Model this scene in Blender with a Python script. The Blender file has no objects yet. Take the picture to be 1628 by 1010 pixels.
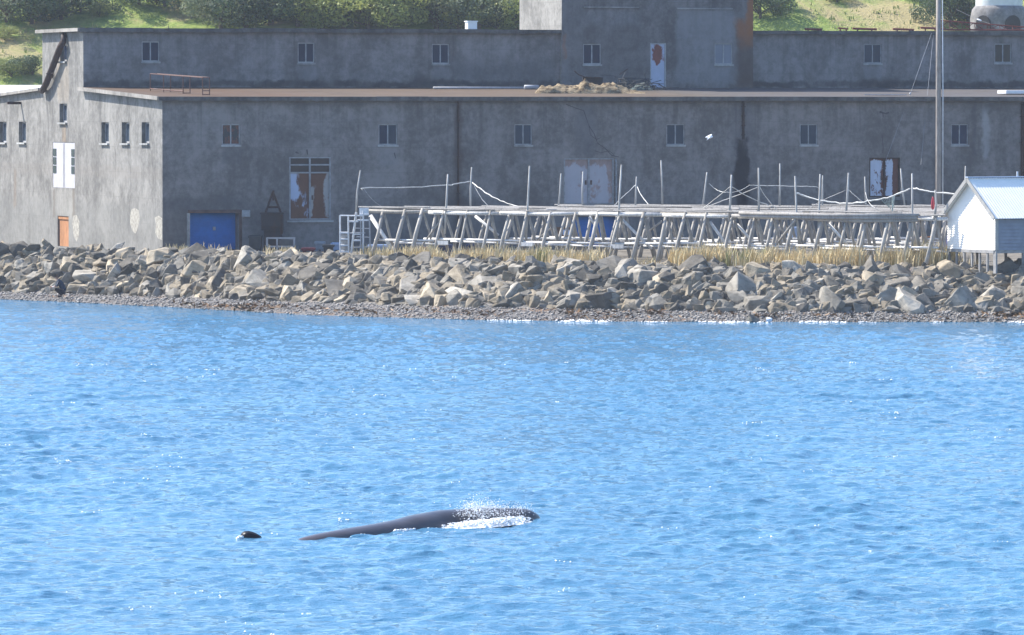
import bpy, bmesh, math, random
import numpy as np
from mathutils import Vector, Matrix, noise as mnoise
R = math.radians
random.seed(7); rng = np.random.default_rng(7)
SC = bpy.context.scene; COL = SC.collection

# ------------------------------------------------------------------ camera, world, sun, exposure
F, HC, CX, CY, YH = 9600.0, 9.2, 814.0, 505.0, 165.0
PITCH = math.atan((CY - YH) / F)
cam_d = bpy.data.cameras.new('camera'); cam = bpy.data.objects.new('camera', cam_d); COL.objects.link(cam)
cam_d.sensor_width = 36.0; cam_d.lens = F / 1628.0 * 36.0; cam_d.clip_start = 1.0; cam_d.clip_end = 3000.0
cam.location = (0, 0, HC); cam.rotation_euler = (math.pi / 2 - PITCH, 0, 0); SC.camera = cam

SUN_DIR = Vector((-0.62, 0.33, 0.71)).normalized()          # towards the sun
SUN_EL = math.asin(SUN_DIR.z); SUN_AZ = math.atan2(SUN_DIR.x, SUN_DIR.y)
world = bpy.data.worlds.new("World"); SC.world = world; world.use_nodes = True
wn = world.node_tree; bg = wn.nodes['Background']
sky = wn.nodes.new('ShaderNodeTexSky'); sky.sky_type = 'NISHITA'; sky.sun_disc = False
sky.sun_elevation = SUN_EL; sky.sun_rotation = SUN_AZ
sky.air_density = 1.0; sky.dust_density = 1.0; sky.ozone_density = 6.0; sky.altitude = 0
wn.links.new(sky.outputs[0], bg.inputs[0]); bg.inputs[1].default_value = 0.15
sun_d = bpy.data.lights.new('sun', 'SUN'); sun_d.energy = 5.0; sun_d.angle = R(0.5); sun_d.color = (1, 0.95, 0.86)
sun = bpy.data.objects.new('sun', sun_d); COL.objects.link(sun)
sun.rotation_euler = SUN_DIR.to_track_quat('Z', 'Y').to_euler(); sun.location = (-80, 150, 120)
SC.view_settings.view_transform = 'Standard'; SC.view_settings.look = 'None'
SC.view_settings.exposure = 1.0; SC.view_settings.gamma = 1.0

# ------------------------------------------------------------------ geometry helpers
def ray(px, py):
    fw = Vector((0, math.cos(PITCH), -math.sin(PITCH))); up = Vector((0, math.sin(PITCH), math.cos(PITCH)))
    return fw * F + Vector((1, 0, 0)) * (px - CX) + up * (CY - py)
def at(px, py, d):                      # point seen at px,py at ground distance d
    r = ray(px, py); return Vector((0, 0, HC)) + r * (d / r.y)
def atz(px, py, z):
    r = ray(px, py); return Vector((0, 0, HC)) + r * ((z - HC) / r.z)
def zat(py, d): return at(CX, py, d).z
def xat(px, d): return at(px, YH, d).x
def ip(x, tab): return float(np.interp(x, [t[0] for t in tab], [t[1] for t in tab]))

ORG = {}                                # object name -> thing origin its verts are relative to
def link(o, parent=None):
    COL.objects.link(o)
    if parent is not None: o.parent = parent
    return o
def tag(o, label=None, cat=None, group=None, kind=None):
    if label: o['label'] = label
    if cat: o['category'] = cat
    if group: o['group'] = group
    if kind: o['kind'] = kind
    return o
def thing(name, label, cat, loc=(0, 0, 0), group=None, rotz=0.0):
    o = bpy.data.objects.new(name, None); COL.objects.link(o); o.location = loc; o.rotation_euler = (0, 0, rotz)
    o.empty_display_size = 0.3
    ORG[o.name] = Vector(loc); return tag(o, label, cat, group)

class MB:
    def __init__(s): s.v = []; s.f = []
    def add(s, vs, fs):
        n = len(s.v); s.v.extend([tuple(v) for v in vs]); s.f.extend([tuple(i + n for i in f) for f in fs]); return s
    def box(s, x0, x1, y0, y1, z0, z1):
        return s.add([(x0,y0,z0),(x1,y0,z0),(x1,y1,z0),(x0,y1,z0),(x0,y0,z1),(x1,y0,z1),(x1,y1,z1),(x0,y1,z1)],
                     [(0,3,2,1),(4,5,6,7),(0,1,5,4),(1,2,6,5),(2,3,7,6),(3,0,4,7)])
    def obox(s, c, ax, ay, az):         # centre and three half-axis vectors
        c = Vector(c); P = []
        for k in (-1, 1):
            for i, j in ((-1,-1),(1,-1),(1,1),(-1,1)): P.append(c + ax*i + ay*j + az*k)
        return s.add(P, [(0,3,2,1),(4,5,6,7),(0,1,5,4),(1,2,6,5),(2,3,7,6),(3,0,4,7)])
    def tube(s, p0, p1, r0, r1=None, n=8): return s.path([p0, p1], [r0, r0 if r1 is None else r1], n)
    def path(s, pts, rad, n=8, cap=True):
        pts = [Vector(p) for p in pts]; rad = [rad]*len(pts) if not hasattr(rad, '__len__') else rad
        vs = []; fs = []
        t0 = (pts[1]-pts[0]).normalized(); a = t0.orthogonal().normalized()
        for i, p in enumerate(pts):
            t = (pts[min(i+1, len(pts)-1)] - pts[max(i-1, 0)]).normalized()
            a = (a - t*a.dot(t)).normalized(); b = t.cross(a)
            for k in range(n):
                th = 2*math.pi*k/n; vs.append(p + (a*math.cos(th) + b*math.sin(th))*rad[i])
        for i in range(len(pts)-1):
            for k in range(n):
                k2 = (k+1) % n; fs.append((i*n+k, i*n+k2, (i+1)*n+k2, (i+1)*n+k))
        if cap: fs.append(tuple(reversed(range(n)))); fs.append(tuple(range((len(pts)-1)*n, len(pts)*n)))
        return s.add(vs, fs)
    def lathe(s, prof, c=(0,0,0), n=32):
        vs = []; fs = []
        for r, z in prof:
            for k in range(n): vs.append((c[0]+r*math.cos(2*math.pi*k/n), c[1]+r*math.sin(2*math.pi*k/n), c[2]+z))
        for i in range(len(prof)-1):
            for k in range(n): fs.append((i*n+k, i*n+(k+1)%n, (i+1)*n+(k+1)%n, (i+1)*n+k))
        fs.append(tuple(range((len(prof)-1)*n, len(prof)*n)))
        return s.add(vs, fs)
    def build(s, name, mat, parent=None, local=False, smooth=False, bevel=0.0, jit=0.0):
        me = bpy.data.meshes.new(name)
        org = Vector((0, 0, 0))
        if parent is not None: org = ORG.get(parent.name, org)
        vs = s.v if (local or parent is None) else [(v[0]-org.x, v[1]-org.y, v[2]-org.z) for v in s.v]
        me.from_pydata(vs, [], s.f); me.materials.append(mat)
        if smooth: me.polygons.foreach_set('use_smooth', [True]*len(me.polygons))
        me.update()
        o = bpy.data.objects.new(name, me); link(o, parent); ORG[o.name] = org
        if bevel:
            m = o.modifiers.new('b', 'BEVEL'); m.width = bevel; m.segments = 1; m.limit_method = 'ANGLE'; m.angle_limit = R(40)
        return o
def npmesh(name, V, Q, mat, smooth=False, parent=None):          # numpy verts (n,3), faces (m,k)
    me = bpy.data.meshes.new(name); V = np.asarray(V, np.float32); Q = np.asarray(Q, np.int32); k = Q.shape[1]
    me.vertices.add(len(V)); me.vertices.foreach_set('co', V.ravel())
    me.loops.add(Q.size); me.loops.foreach_set('vertex_index', Q.ravel())
    me.polygons.add(len(Q)); me.polygons.foreach_set('loop_start', np.arange(0, Q.size, k, dtype=np.int32))
    me.polygons.foreach_set('loop_total', np.full(len(Q), k, np.int32))
    if smooth: me.polygons.foreach_set('use_smooth', np.ones(len(Q), bool))
    me.update(calc_edges=True); me.materials.append(mat)
    return link(bpy.data.objects.new(name, me), parent)

# ------------------------------------------------------------------ material helpers
class NT:
    def __init__(s, name):
        s.m = bpy.data.materials.new(name); s.m.use_nodes = True; s.t = s.m.node_tree; s.n = s.t.nodes
        s.p = s.n['Principled BSDF']; s.tc = None
    def new(s, t, **kw):
        x = s.n.new(t)
        for k, v in kw.items(): setattr(x, k, v)
        return x
    def con(s, a, b): s.t.links.new(a, b)
    def inp(s, sock, v):
        if hasattr(v, 'is_output') or isinstance(v, bpy.types.NodeSocket): s.con(v, sock)
        else: sock.default_value = v
    def obj(s):
        if s.tc is None: s.tc = s.new('ShaderNodeTexCoord')
        return s.tc.outputs['Object']
    def math(s, op, a, b=0.0, c=None, clamp=False):
        x = s.new('ShaderNodeMath', operation=op); x.use_clamp = clamp; s.inp(x.inputs[0], a); s.inp(x.inputs[1], b)
        if c is not None: s.inp(x.inputs[2], c)
        return x.outputs[0]
    def ss(s, v, a, b, lo=0.0, hi=1.0):
        x = s.new('ShaderNodeMapRange', interpolation_type='SMOOTHSTEP'); s.inp(x.inputs[0], v)
        for i, q in enumerate((a, b, lo, hi)): s.inp(x.inputs[i+1], q)
        return x.outputs[0]
    def scale(s, vec, sx, sy, sz, off=(0, 0, 0)):
        x = s.new('ShaderNodeMapping'); s.con(vec, x.inputs[0]); x.inputs[3].default_value = (sx, sy, sz); x.inputs[1].default_value = off
        return x.outputs[0]
    def noise(s, vec, sc, det=4, rough=0.55, dist=0.0, out=0):
        x = s.new('ShaderNodeTexNoise'); s.con(vec, x.inputs['Vector']); x.inputs['Scale'].default_value = sc
        x.inputs['Detail'].default_value = det; x.inputs['Roughness'].default_value = rough; x.inputs['Distortion'].default_value = dist
        return x.outputs[out]
    def vor(s, vec, sc, feat='F1', out='Distance'):
        x = s.new('ShaderNodeTexVoronoi', feature=feat); s.con(vec, x.inputs['Vector']); x.inputs['Scale'].default_value = sc
        return x.outputs[out]
    def mix(s, f, a, b, mode='MIX'):
        x = s.new('ShaderNodeMix', data_type='RGBA', blend_type=mode); s.inp(x.inputs[0], f)
        for i, v in ((6, a), (7, b)):
            if isinstance(v, tuple) and len(v) == 3: v = (*v, 1)
            s.inp(x.inputs[i], v)
        return x.outputs[2]
    def sep(s, vec):
        x = s.new('ShaderNodeSeparateXYZ'); s.con(vec, x.inputs[0]); return x.outputs
    def bump(s, h, st=0.3, dist=0.02, normal=None):
        x = s.new('ShaderNodeBump'); s.con(h, x.inputs['Height']); x.inputs['Strength'].default_value = st; x.inputs['Distance'].default_value = dist
        if normal is not None: s.con(normal, x.inputs['Normal'])
        s.con(x.outputs[0], s.p.inputs['Normal']); return x.outputs[0]
    def col(s, c): s.inp(s.p.inputs['Base Color'], (*c, 1) if isinstance(c, tuple) else c)
    def fin(s, rough=0.85, spec=0.3, metal=0.0):
        s.inp(s.p.inputs['Roughness'], rough); s.p.inputs['Specular IOR Level'].default_value = spec; s.p.inputs['Metallic'].default_value = metal
        return s.m

def simple(name, c, rough=0.8, var=0.18, sc=3.0, spec=0.3, metal=0.0, bump=0.0):
    t = NT(name); n = t.noise(t.obj(), sc, 5, 0.6)
    k = t.ss(n, 0.3, 0.7)
    t.col(t.mix(k, tuple(x*(1-var) for x in c), tuple(min(1, x*(1+var)) for x in c)))
    if bump: t.bump(n, bump, 0.02)
    return t.fin(rough, spec, metal)

def soft_rect(t, a, b, a0, a1, b0, b1, s):
    m1 = t.math('MULTIPLY', t.ss(a, a0-s, a0+s), t.ss(a, a1-s, a1+s, 1.0, 0.0))
    m2 = t.math('MULTIPLY', t.ss(b, b0-s, b0+s), t.ss(b, b1-s, b1+s, 1.0, 0.0))
    return t.math('MULTIPLY', m1, m2)
def concrete(name, base, stains_shade=(), axis=0, streak=0.35, dark=0.62, drip=None):
    """stains: (a0,a1,z0,z1,soft,colour,strength) in building metres; axis 0 = along the front, 1 = along the end wall"""
    t = NT(name); o = t.obj()
    wob = t.new('ShaderNodeVectorMath', operation='MULTIPLY_ADD')
    t.con(t.noise(o, 1.3, 4, 0.6, out=1), wob.inputs[0]); wob.inputs[1].default_value = (0.7, 0.7, 0.7)
    off = t.new('ShaderNodeVectorMath', operation='SUBTRACT'); t.con(o, off.inputs[0]); off.inputs[1].default_value = (0.35, 0.35, 0.35)
    t.con(off.outputs[0], wob.inputs[2]); w = t.sep(wob.outputs[0])
    big = t.noise(o, 0.42, 6, 0.68, 0.6)
    st = t.noise(t.scale(wob.outputs[0], 1.1, 1.1, 0.10), 1.0, 6, 0.7)
    fine = t.noise(o, 3.2, 7, 0.72)
    lo = tuple(b*dark for b in base); hi = tuple(min(1, b*1.32) for b in base)
    k = t.math('ADD', t.math('MULTIPLY', big, 0.5), t.math('ADD', t.math('MULTIPLY', st, streak), t.math('MULTIPLY', fine, 0.42)))
    c = t.mix(t.ss(k, (0.92+streak)*.5-.13, (0.92+streak)*.5+.14), lo, hi)
    blot = t.ss(t.noise(o, 0.9, 6, 0.68, 0.4), 0.54, 0.70)
    c = t.mix(t.math('MULTIPLY', blot, 0.42), c, tuple(b*0.5 for b in base))
    pale = t.ss(t.noise(t.scale(o, 1, 1, .6, (7, 3, 1)), 0.6, 6, 0.7, 0.5), 0.55, 0.68)
    c = t.mix(t.math('MULTIPLY', pale, 0.38), c, tuple(min(1, b*1.5) for b in base))
    if drip is not None:                # rain runs below the roof edge
        dn = t.noise(t.scale(o, 2.3, 2.3, .05, (4, 4, 0)), 1.0, 4, .6); dz = t.ss(w[2], drip-3.2, drip)
        c = t.mix(t.math('MULTIPLY', t.math('MULTIPLY', t.ss(dn, .55, .68), dz), .45), c, tuple(b*.42 for b in base))
        c = t.mix(t.math('MULTIPLY', t.math('MULTIPLY', t.ss(dn, .42, .32), dz), .35), c, tuple(min(1, b*1.45) for b in base))
    joint = t.math('PINGPONG', t.sep(o)[2], .62); c = t.mix(t.math('MULTIPLY', t.ss(joint, .0, .03, 1, 0), t.math('MULTIPLY', big, .5)), c, lo)
    for (a0, a1, z0, z1, s, colr, stg) in stains_shade:
        m = soft_rect(t, w[axis], w[2], a0, a1, z0, z1, s)
        m = t.math('MULTIPLY', m, t.math('MULTIPLY_ADD', t.ss(st, 0.3, 0.62), 0.6, 0.4))
        c = t.mix(t.math('MULTIPLY', m, stg), c, colr)
    t.col(c); t.bump(fine, 0.35, 0.02)
    return t.fin(0.9, 0.2)
def rusty(name, paint, amount=0.5, sc=1.6, rust=(0.16, 0.055, 0.028), stretch=(1, 1, 0.6), off=(0, 0, 0), rough=0.7, zones=()):
    t = NT(name); o = t.scale(t.obj(), *stretch, off)
    n = t.noise(o, sc, 7, 0.62, 0.3); e = t.noise(o, sc*6, 4, 0.6)
    n0 = t.math('ADD', n, t.math('MULTIPLY', e, 0.32)); q = t.sep(t.obj())
    for (a0, a1, z0, z1, sf, dl) in zones: n0 = t.math('ADD', n0, t.math('MULTIPLY', soft_rect(t, q[0], q[2], a0, a1, z0, z1, sf), dl))
    k = t.ss(n0, 0.81-amount*0.4, 0.93-amount*0.4)
    rc = t.mix(t.noise(o, sc*3, 5, 0.7), tuple(r*0.45 for r in rust), tuple(r*1.4 for r in rust))
    pc = t.mix(t.noise(o, sc*2, 4), tuple(p*0.8 for p in paint), tuple(min(1, p*1.1) for p in paint))
    t.col(t.mix(k, pc, rc)); return t.fin(rough, 0.3)
def timber(name, c, stretch=(1, 1, 6)):
    t = NT(name); o = t.obj(); n = t.noise(t.scale(o, 7, 7, 1.2), 2.0, 5, 0.65); b = t.noise(o, 0.7, 3)
    k = t.math('ADD', t.math('MULTIPLY', n, 0.6), t.math('MULTIPLY', b, 0.5))
    t.col(t.mix(t.ss(k, 0.35, 0.75), tuple(x*0.6 for x in c), tuple(min(1, x*1.25) for x in c))); t.bump(n, 0.3, 0.01)
    return t.fin(0.85, 0.2)
def glass_pane(name, c=(0.016, 0.024, 0.045), rough=0.12):
    t = NT(name); n = t.noise(t.obj(), 1.1, 3)
    t.col(t.mix(n, c, tuple(x*1.8 for x in c))); return t.fin(rough, 0.08)
# ------------------------------------------------------------------ shore lines (photo pixel x -> pixel y) and the terrain
WL = [(-700, 440), (0, 476), (250, 488), (500, 502), (750, 509), (1000, 512), (2500, 513)]
BASE = [(-700, 432), (0, 464), (250, 471), (500, 481), (750, 489), (1000, 492), (1250, 497), (2500, 497)]
CREST = [(-700, 378), (0, 389), (258, 394), (560, 402), (850, 412), (1200, 419), (2500, 420)]
BASEZ = [(-700, .2), (0, .2), (250, .22), (500, .28), (750, .34), (1000, .33), (1250, .34), (2500, .34)]
def wl(px): return atz(px, ip(px, WL), 0.0)
def base(px): return atz(px, ip(px, BASE), ip(px, BASEZ))
def crest(px): return atz(px, ip(px, CREST), ip(px, [(850, 2.38), (1200, 2.28)]))
YARD = 2.1
def hill_z(x, d):
    t = d - 350.0
    if t <= 0: return YARD
    t2 = min(t, 42.0) + 6*(1-math.exp(-max(0, t-42.0)/6))
    z = YARD + 0.37*t2 + 0.9*mnoise.noise(Vector((x*.05, d*.06, 0))) * min(1, t/12) + .3*mnoise.noise(Vector((x*.3, d*.3, 4)))*min(1, t/12)
    return z

def terrain():
    pxs = list(range(-600, 2300, 14)); rows = []
    for px in pxs:
        w, b, c = wl(px), base(px), crest(px)
        tow = Vector((-.25, -1, 0)).normalized(); col = []
        col.append(w + tow*16 + Vector((0, 0, -1.8))); col.append(w + tow*4 + Vector((0, 0, -.36)))
        col.append(w + Vector((0, 0, -.02)))
        for k in (.33, .66, 1.0):
            q = w.lerp(b, k); q.z += .035*mnoise.noise(q*.9) - .015; col.append(q)
        c2 = c.copy(); c2.z = YARD + .02
        col.append(b.lerp(c2, .5) + Vector((0, 0, -.1))); col.append(c2)
        rows.append(col)
    n = len(rows[0])
    V = [p for col in rows for p in col]
    Q = [(i*n+j, (i+1)*n+j, (i+1)*n+j+1, i*n+j+1) for i in range(len(pxs)-1) for j in range(n-1)]
    m = npmesh('beach', [tuple(p) for p in V], Q, M_beach, True); tag(m, kind='structure')
    # the yard behind the bank, up to the foot of the hill
    V = []; n = 14
    for i, px in enumerate(pxs):
        c = rows[i][-1]; far = at(px, YH, 350.0)
        for j in range(n):
            k = j/(n-1); q = c.lerp(Vector((far.x, 350, 0)), k**1.6)
            q.z = YARD + .02 - .5*float(np.clip((300-px)/60, 0, 1))*float(np.clip(k*14, 0, 1)) + (.06*mnoise.noise(Vector((q.x*.5, q.y*.5, 0))) if 0 < j < n-1 else 0); V.append(tuple(q))
    Q = [(i*n+j, (i+1)*n+j, (i+1)*n+j+1, i*n+j+1) for i in range(len(pxs)-1) for j in range(n-1)]
    tag(npmesh('ground', V, Q, M_yard, True), kind='structure')
    xs = np.linspace(-75, 75, 200); ds = np.concatenate([np.linspace(350, 420, 110), np.linspace(424, 520, 16)])
    V = [(x, d, hill_z(x, d)) for x in xs for d in ds]; n = len(ds)
    Q = [(i*n+j, (i+1)*n+j, (i+1)*n+j+1, i*n+j+1) for i in range(len(xs)-1) for j in range(n-1)]
    tag(npmesh('hill', V, Q, M_hill, True), kind='structure')

# --- terrain materials
t = NT('shingle'); o = t.obj(); v = t.vor(o, 9.0, out='Color'); vd = t.vor(o, 9.0); big = t.noise(o, .7, 4)
hue = t.sep(v)[0]
c = t.mix(hue, (.055, .052, .052), (.22, .20, .18)); c = t.mix(t.ss(t.noise(o, .5, 5, .65), .52, .66), c, (.17, .105, .06))
t.col(t.mix(t.math('MULTIPLY', t.ss(vd, .04, .11, 1, 0), .0), c, (.05, .05, .05))); t.bump(vd, 1.0, .05); M_beach = t.fin(.75, .35)
t = NT('yard_gravel'); o = t.obj(); n = t.noise(o, 1.2, 6, .7)
t.col(t.mix(t.ss(n, .35, .7), (.10, .09, .075), (.24, .21, .17))); t.bump(n, .5, .05); M_yard = t.fin(.95, .1)
t = NT('hill_turf'); o = t.obj(); n = t.noise(t.scale(o, 1, .5, 1.5), .16, 6, .65, .5); n2 = t.noise(o, 1.1, 6, .7); n3 = t.noise(o, 5, 3, .7)
c = t.mix(t.ss(n2, .35, .65), (.14, .20, .045), (.26, .31, .085)); c = t.mix(t.ss(n, .48, .6), c, (.34, .285, .145))
c = t.mix(t.ss(t.noise(o, .33, 5, .6), .60, .72), c, (.07, .115, .04)); c = t.mix(t.math('MULTIPLY', t.ss(n3, .5, .7), .25), c, (.08, .11, .03))
t.col(c); t.bump(n3, .8, .2); M_hill = t.fin(.95, .1)
terrain()

# ------------------------------------------------------------------ water: one wind-ruffled sheet
WATER = {}
def water():
    d = np.concatenate([np.linspace(30, 92, 16)[:-1], np.linspace(92, 140, 760)[:-1], np.linspace(140, 200, 560)[:-1], np.linspace(200, 292, 480)[:-1], np.linspace(292, 330, 20)])
    hx = 814/F*1.22
    inner = np.linspace(-hx, hx, 640); e = hx + np.cumsum(np.geomspace(.002, .2, 14))
    k = np.concatenate([-e[::-1], inner, e])
    X = d[:, None]*k[None, :]; Y = np.repeat(d[:, None], len(k), 1); Z = np.zeros_like(X)
    r = np.random.default_rng(11)
    DX = np.zeros_like(X); DY = np.zeros_like(X)
    spec = []
    for L, n, sl in ((7.0, 8, .018), (4.2, 12, .024), (2.6, 18, .030), (1.6, 26, .047), (1.0, 30, .070), (.62, 34, .084), (.40, 34, .085)):
        for _ in range(n): spec.append((L*math.exp(r.normal(0, .16)), sl*math.sqrt(2/n)*abs(r.normal(1, .3))))
    # gustiness: patches of rougher and calmer water
    g = 1 + .22*np.sin(X*.21+Y*.043+1)*np.sin(Y*.061-X*.09) + .18*np.sin(X*.47-Y*.11+.5)*np.sin(Y*.13+X*.2+2)
    for L, s in spec:
        kk = 2*math.pi/L; th = r.normal(-1.35, .72); kx, ky = kk*math.cos(th), kk*math.sin(th); ph = r.uniform(0, 6.283); a = s/kk
        P = kx*X + ky*Y + ph
        cut = 1.0
        Z += a*g*np.cos(P); q = .75
        DX -= q*a*g*math.cos(th)*np.sin(P); DY -= q*a*g*math.sin(th)*np.sin(P)
    pxs = CX + F*k
    wy = np.array([wl(float(np.clip(p, -700, 2500))).y for p in pxs])
    shore = np.clip((wy[None, :] - Y)/14, .10, 1.0); edge = np.clip((hx*1.6 - np.abs(k))/(hx*.4), 0.2, 1)[None, :]
    near = np.clip((Y-60)/30, 0, 1)
    A = shore*edge*near
    V = np.stack([X+DX*A, Y+DY*A, Z*A], -1); WATER.update(d=d, k=k, V=V); V = V.reshape(-1, 3)
    nk = len(k); idx = np.arange(len(d)*nk).reshape(len(d), nk)
    Q = np.stack([idx[:-1, :-1], idx[:-1, 1:], idx[1:, 1:], idx[1:, :-1]], -1).reshape(-1, 4)
    tag(npmesh('water', V, Q, M_water, True), kind='structure')
t = NT('sea_water'); o = t.obj()
rip = t.math('ADD', t.noise(t.scale(o, .6, 1.0, 1), 2.6, 5, .66), t.math('MULTIPLY', t.noise(t.scale(o, .6, 1.0, 1), 8.0, 4, .65), .25))
t.bump(rip, 1.0, .105)
t.col(t.mix(t.ss(t.noise(o, .05, 3), .35, .65), (.048, .155, .262), (.06, .175, .285)))
M_water = t.fin(.05, .5); t.p.inputs['IOR'].default_value = 1.333
water()
def crest_near(x, y):                   # the highest point of the sheet around x,y
    i = int(np.searchsorted(WATER['d'], y)); j = int(np.searchsorted(WATER['k'], x/y)); V = WATER['V'][max(0, i-9):i+9, max(0, j-14):j+14].reshape(-1, 3)
    return V[np.argmax(V[:, 2])], V

# ------------------------------------------------------------------ boulders of the shore bank
def rock_mesh(kind, seed):
    r = random.Random(seed); bm = bmesh.new()
    dims = {'slab': (1.0, .75, .38), 'block': (.82, .72, .62), 'wedge': (.95, .75, .6)}[kind]
    for _ in range(15):
        p = Vector((r.uniform(-1, 1), r.uniform(-1, 1), r.uniform(-1, 1)))
        m = max(abs(p.x), abs(p.y), abs(p.z)); p = p/m*(.80 + .2*r.random())
        if kind == 'wedge': p.z *= .45 + .55*(p.x+1)/2; p.y *= .7 + .3*(1-p.x)/2
        bm.verts.new((p.x*dims[0]/2*1.25, p.y*dims[1]/2*1.25, p.z*dims[2]/2*1.25))
    res = bmesh.ops.convex_hull(bm, input=bm.verts)
    bmesh.ops.delete(bm, geom=[v for v in bm.verts if not v.link_faces], context='VERTS')
    bmesh.ops.dissolve_limit(bm, angle_limit=R(14), verts=bm.verts, edges=bm.edges)
    bmesh.ops.bevel(bm, geom=list(bm.edges), offset=.018, segments=1, affect='EDGES', profile=.5, clamp_overlap=True)
    bmesh.ops.triangulate(bm, faces=bm.faces)
    bmesh.ops.subdivide_edges(bm, edges=[e for e in bm.edges if e.calc_length() > .18], cuts=1, use_grid_fill=True)
    bm.normal_update()
    for v in bm.verts:
        v.co += v.normal*(.035*mnoise.noise(v.co*3.1+Vector((seed, 0, 0))) + .014*mnoise.noise(v.co*9+Vector((0, seed, 0))))
    me = bpy.data.meshes.new('boulder'); bm.to_mesh(me); bm.free(); return me
def rock_mat(name, lo, hi):
    t = NT(name); o = t.obj(); oi = t.new('ShaderNodeObjectInfo'); rnd = oi.outputs['Random']
    n = t.noise(o, 2.2, 6, .65); s = t.noise(t.scale(o, 1.5, 1.5, 5), 2.0, 5, .65)
    c = t.mix(t.ss(n, .3, .7), lo, hi); c = t.mix(t.math('MULTIPLY', t.ss(s, .52, .66), .45), c, tuple(x*.55 for x in lo))
    k = t.math('MULTIPLY_ADD', rnd, .55, .72); cc = t.new('ShaderNodeCombineColor')
    for i in range(3): t.con(k, cc.inputs[i])
    t.col(t.mix(1.0, c, cc.outputs[0], 'MULTIPLY')); t.bump(t.math('ADD', n, t.noise(o, 9, 4, .7)), .55, .05); return t.fin(.9, .2)
ROCKM = {'tan': rock_mat('rock_tan', (.225, .185, .13), (.42, .355, .265)), 'pale grey': rock_mat('rock_pale', (.20, .18, .15), (.37, .338, .285)),
         'dark grey': rock_mat('rock_dark', (.10, .09, .075), (.19, .172, .145))}
ZONE = [(110, 'by the person'), (262, 'below the end wall'), (405, 'below the blue roller door'), (535, 'below the rusty doors'),
        (760, 'below the steel steps'), (985, 'below the pink doors'), (1180, 'below the stained wall'),
        (1400, 'below the roped poles'), (1500, 'beside the utility pole'), (9999, 'below the white hut')]
ROWN = ['at the foot of the bank', 'in the lower bank', 'halfway up the bank', 'in the upper bank', 'high on the bank', 'on the crest of the bank']
LABK = {'slab': 'flat slab boulder', 'block': 'blocky boulder', 'wedge': 'wedge-shaped boulder'}
def boulders():
    meshes = {(k, cn): [] for k in LABK for cn in ROCKM}
    for k in LABK:
        for i in range(6):
            me = rock_mesh(k, 31*i + len(k))
            for cn in ROCKM:
                m2 = me.copy(); m2.materials.append(ROCKM[cn]); meshes[(k, cn)].append(m2)
    r = random.Random(5); n = 0
    step = 1690/50
    for row in range(6):
        for i in range(50):
            px = -25 + (i + .5 + (.5 if row % 2 else 0) + r.uniform(-.33, .33))*step
            tt = (row + r.uniform(-.32, .32))/5.0; tt = min(1.03, max(.05, tt))
            b, c = base(px), crest(px); p = b.lerp(c, tt)
            k = r.choice(['slab', 'slab', 'block', 'wedge', 'wedge'] if px < 700 else ['slab', 'block', 'block', 'wedge', 'wedge'])
            f = px/1628; cn = r.choices(['tan', 'pale grey', 'dark grey'], [.38, .42, .20] if f < .55 else [.22, .40, .38])[0]
            s = (.74 + r.random()**1.7*.95)*(1.0 + .24*f)*(1.0 if row else .95)*(.85 if row == 5 else 1)
            o = bpy.data.objects.new('boulder', r.choice(meshes[(k, cn)])); COL.objects.link(o)
            o.location = p + Vector((0, (.25 if row else .55) if row < 5 else .5, (-.12 if row else .08) if row < 5 else -.46*s/1.3)); o.scale = (s*r.uniform(.85, 1.2), s*r.uniform(.85, 1.1), s*r.uniform(.85, 1.15))
            tilt = R(22) if row < 5 else 0
            o.rotation_euler = (Matrix.Rotation(tilt*r.uniform(.2, 1.4), 3, 'X') @ Matrix.Rotation(R(r.gauss(0, 24)), 3, 'Y') @ Matrix.Rotation(r.uniform(0, 6.28), 3, 'Z')).to_euler()
            z = next(zn for lim, zn in ZONE if px < lim)
            tag(o, f"{cn} {LABK[k]} {ROWN[row]} {z}", 'boulder', 'boulders of the shore bank'); n += 1
    # the small stones wedged between them: uncounted
    V = []; Fc = []; src = []; MI = []
    for k in LABK:
        for me in meshes[(k, 'pale grey')][:4]:
            src.append((np.array([v.co for v in me.vertices]), [tuple(p.vertices) for p in me.polygons]))
    for _ in range(4200):
        px = r.uniform(-260, 1900); tt = r.uniform(.03, 1.0); p = base(px).lerp(crest(px), tt) + Vector((0, r.uniform(-.2, .3), -.12 if tt < .85 else -.3))
        s = r.uniform(.35, .95) if 0 < px < 1628 else r.uniform(.8, 1.8)
        sv, sf = r.choice(src); m = np.array((Matrix.Rotation(r.uniform(0, 6), 3, 'X') @ Matrix.Rotation(r.uniform(0, 6), 3, 'Z'))*s)
        n0 = len(V); V.extend((sv @ m.T + np.array(p)).tolist()); Fc.extend([tuple(i+n0 for i in f) for f in sf]); MI.extend([r.choice((0, 0, 1, 1, 2))]*len(sf))
    me = bpy.data.meshes.new('rubble'); me.from_pydata(V, [], Fc); me.materials.append(ROCKM['pale grey']); me.materials.append(ROCKM['tan']); me.materials.append(ROCKM['dark grey']); me.polygons.foreach_set('material_index', MI)
    o = link(bpy.data.objects.new('rubble', me)); tag(o, 'small broken stones wedged between the boulders of the bank', 'rubble', kind='stuff')
boulders()

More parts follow.
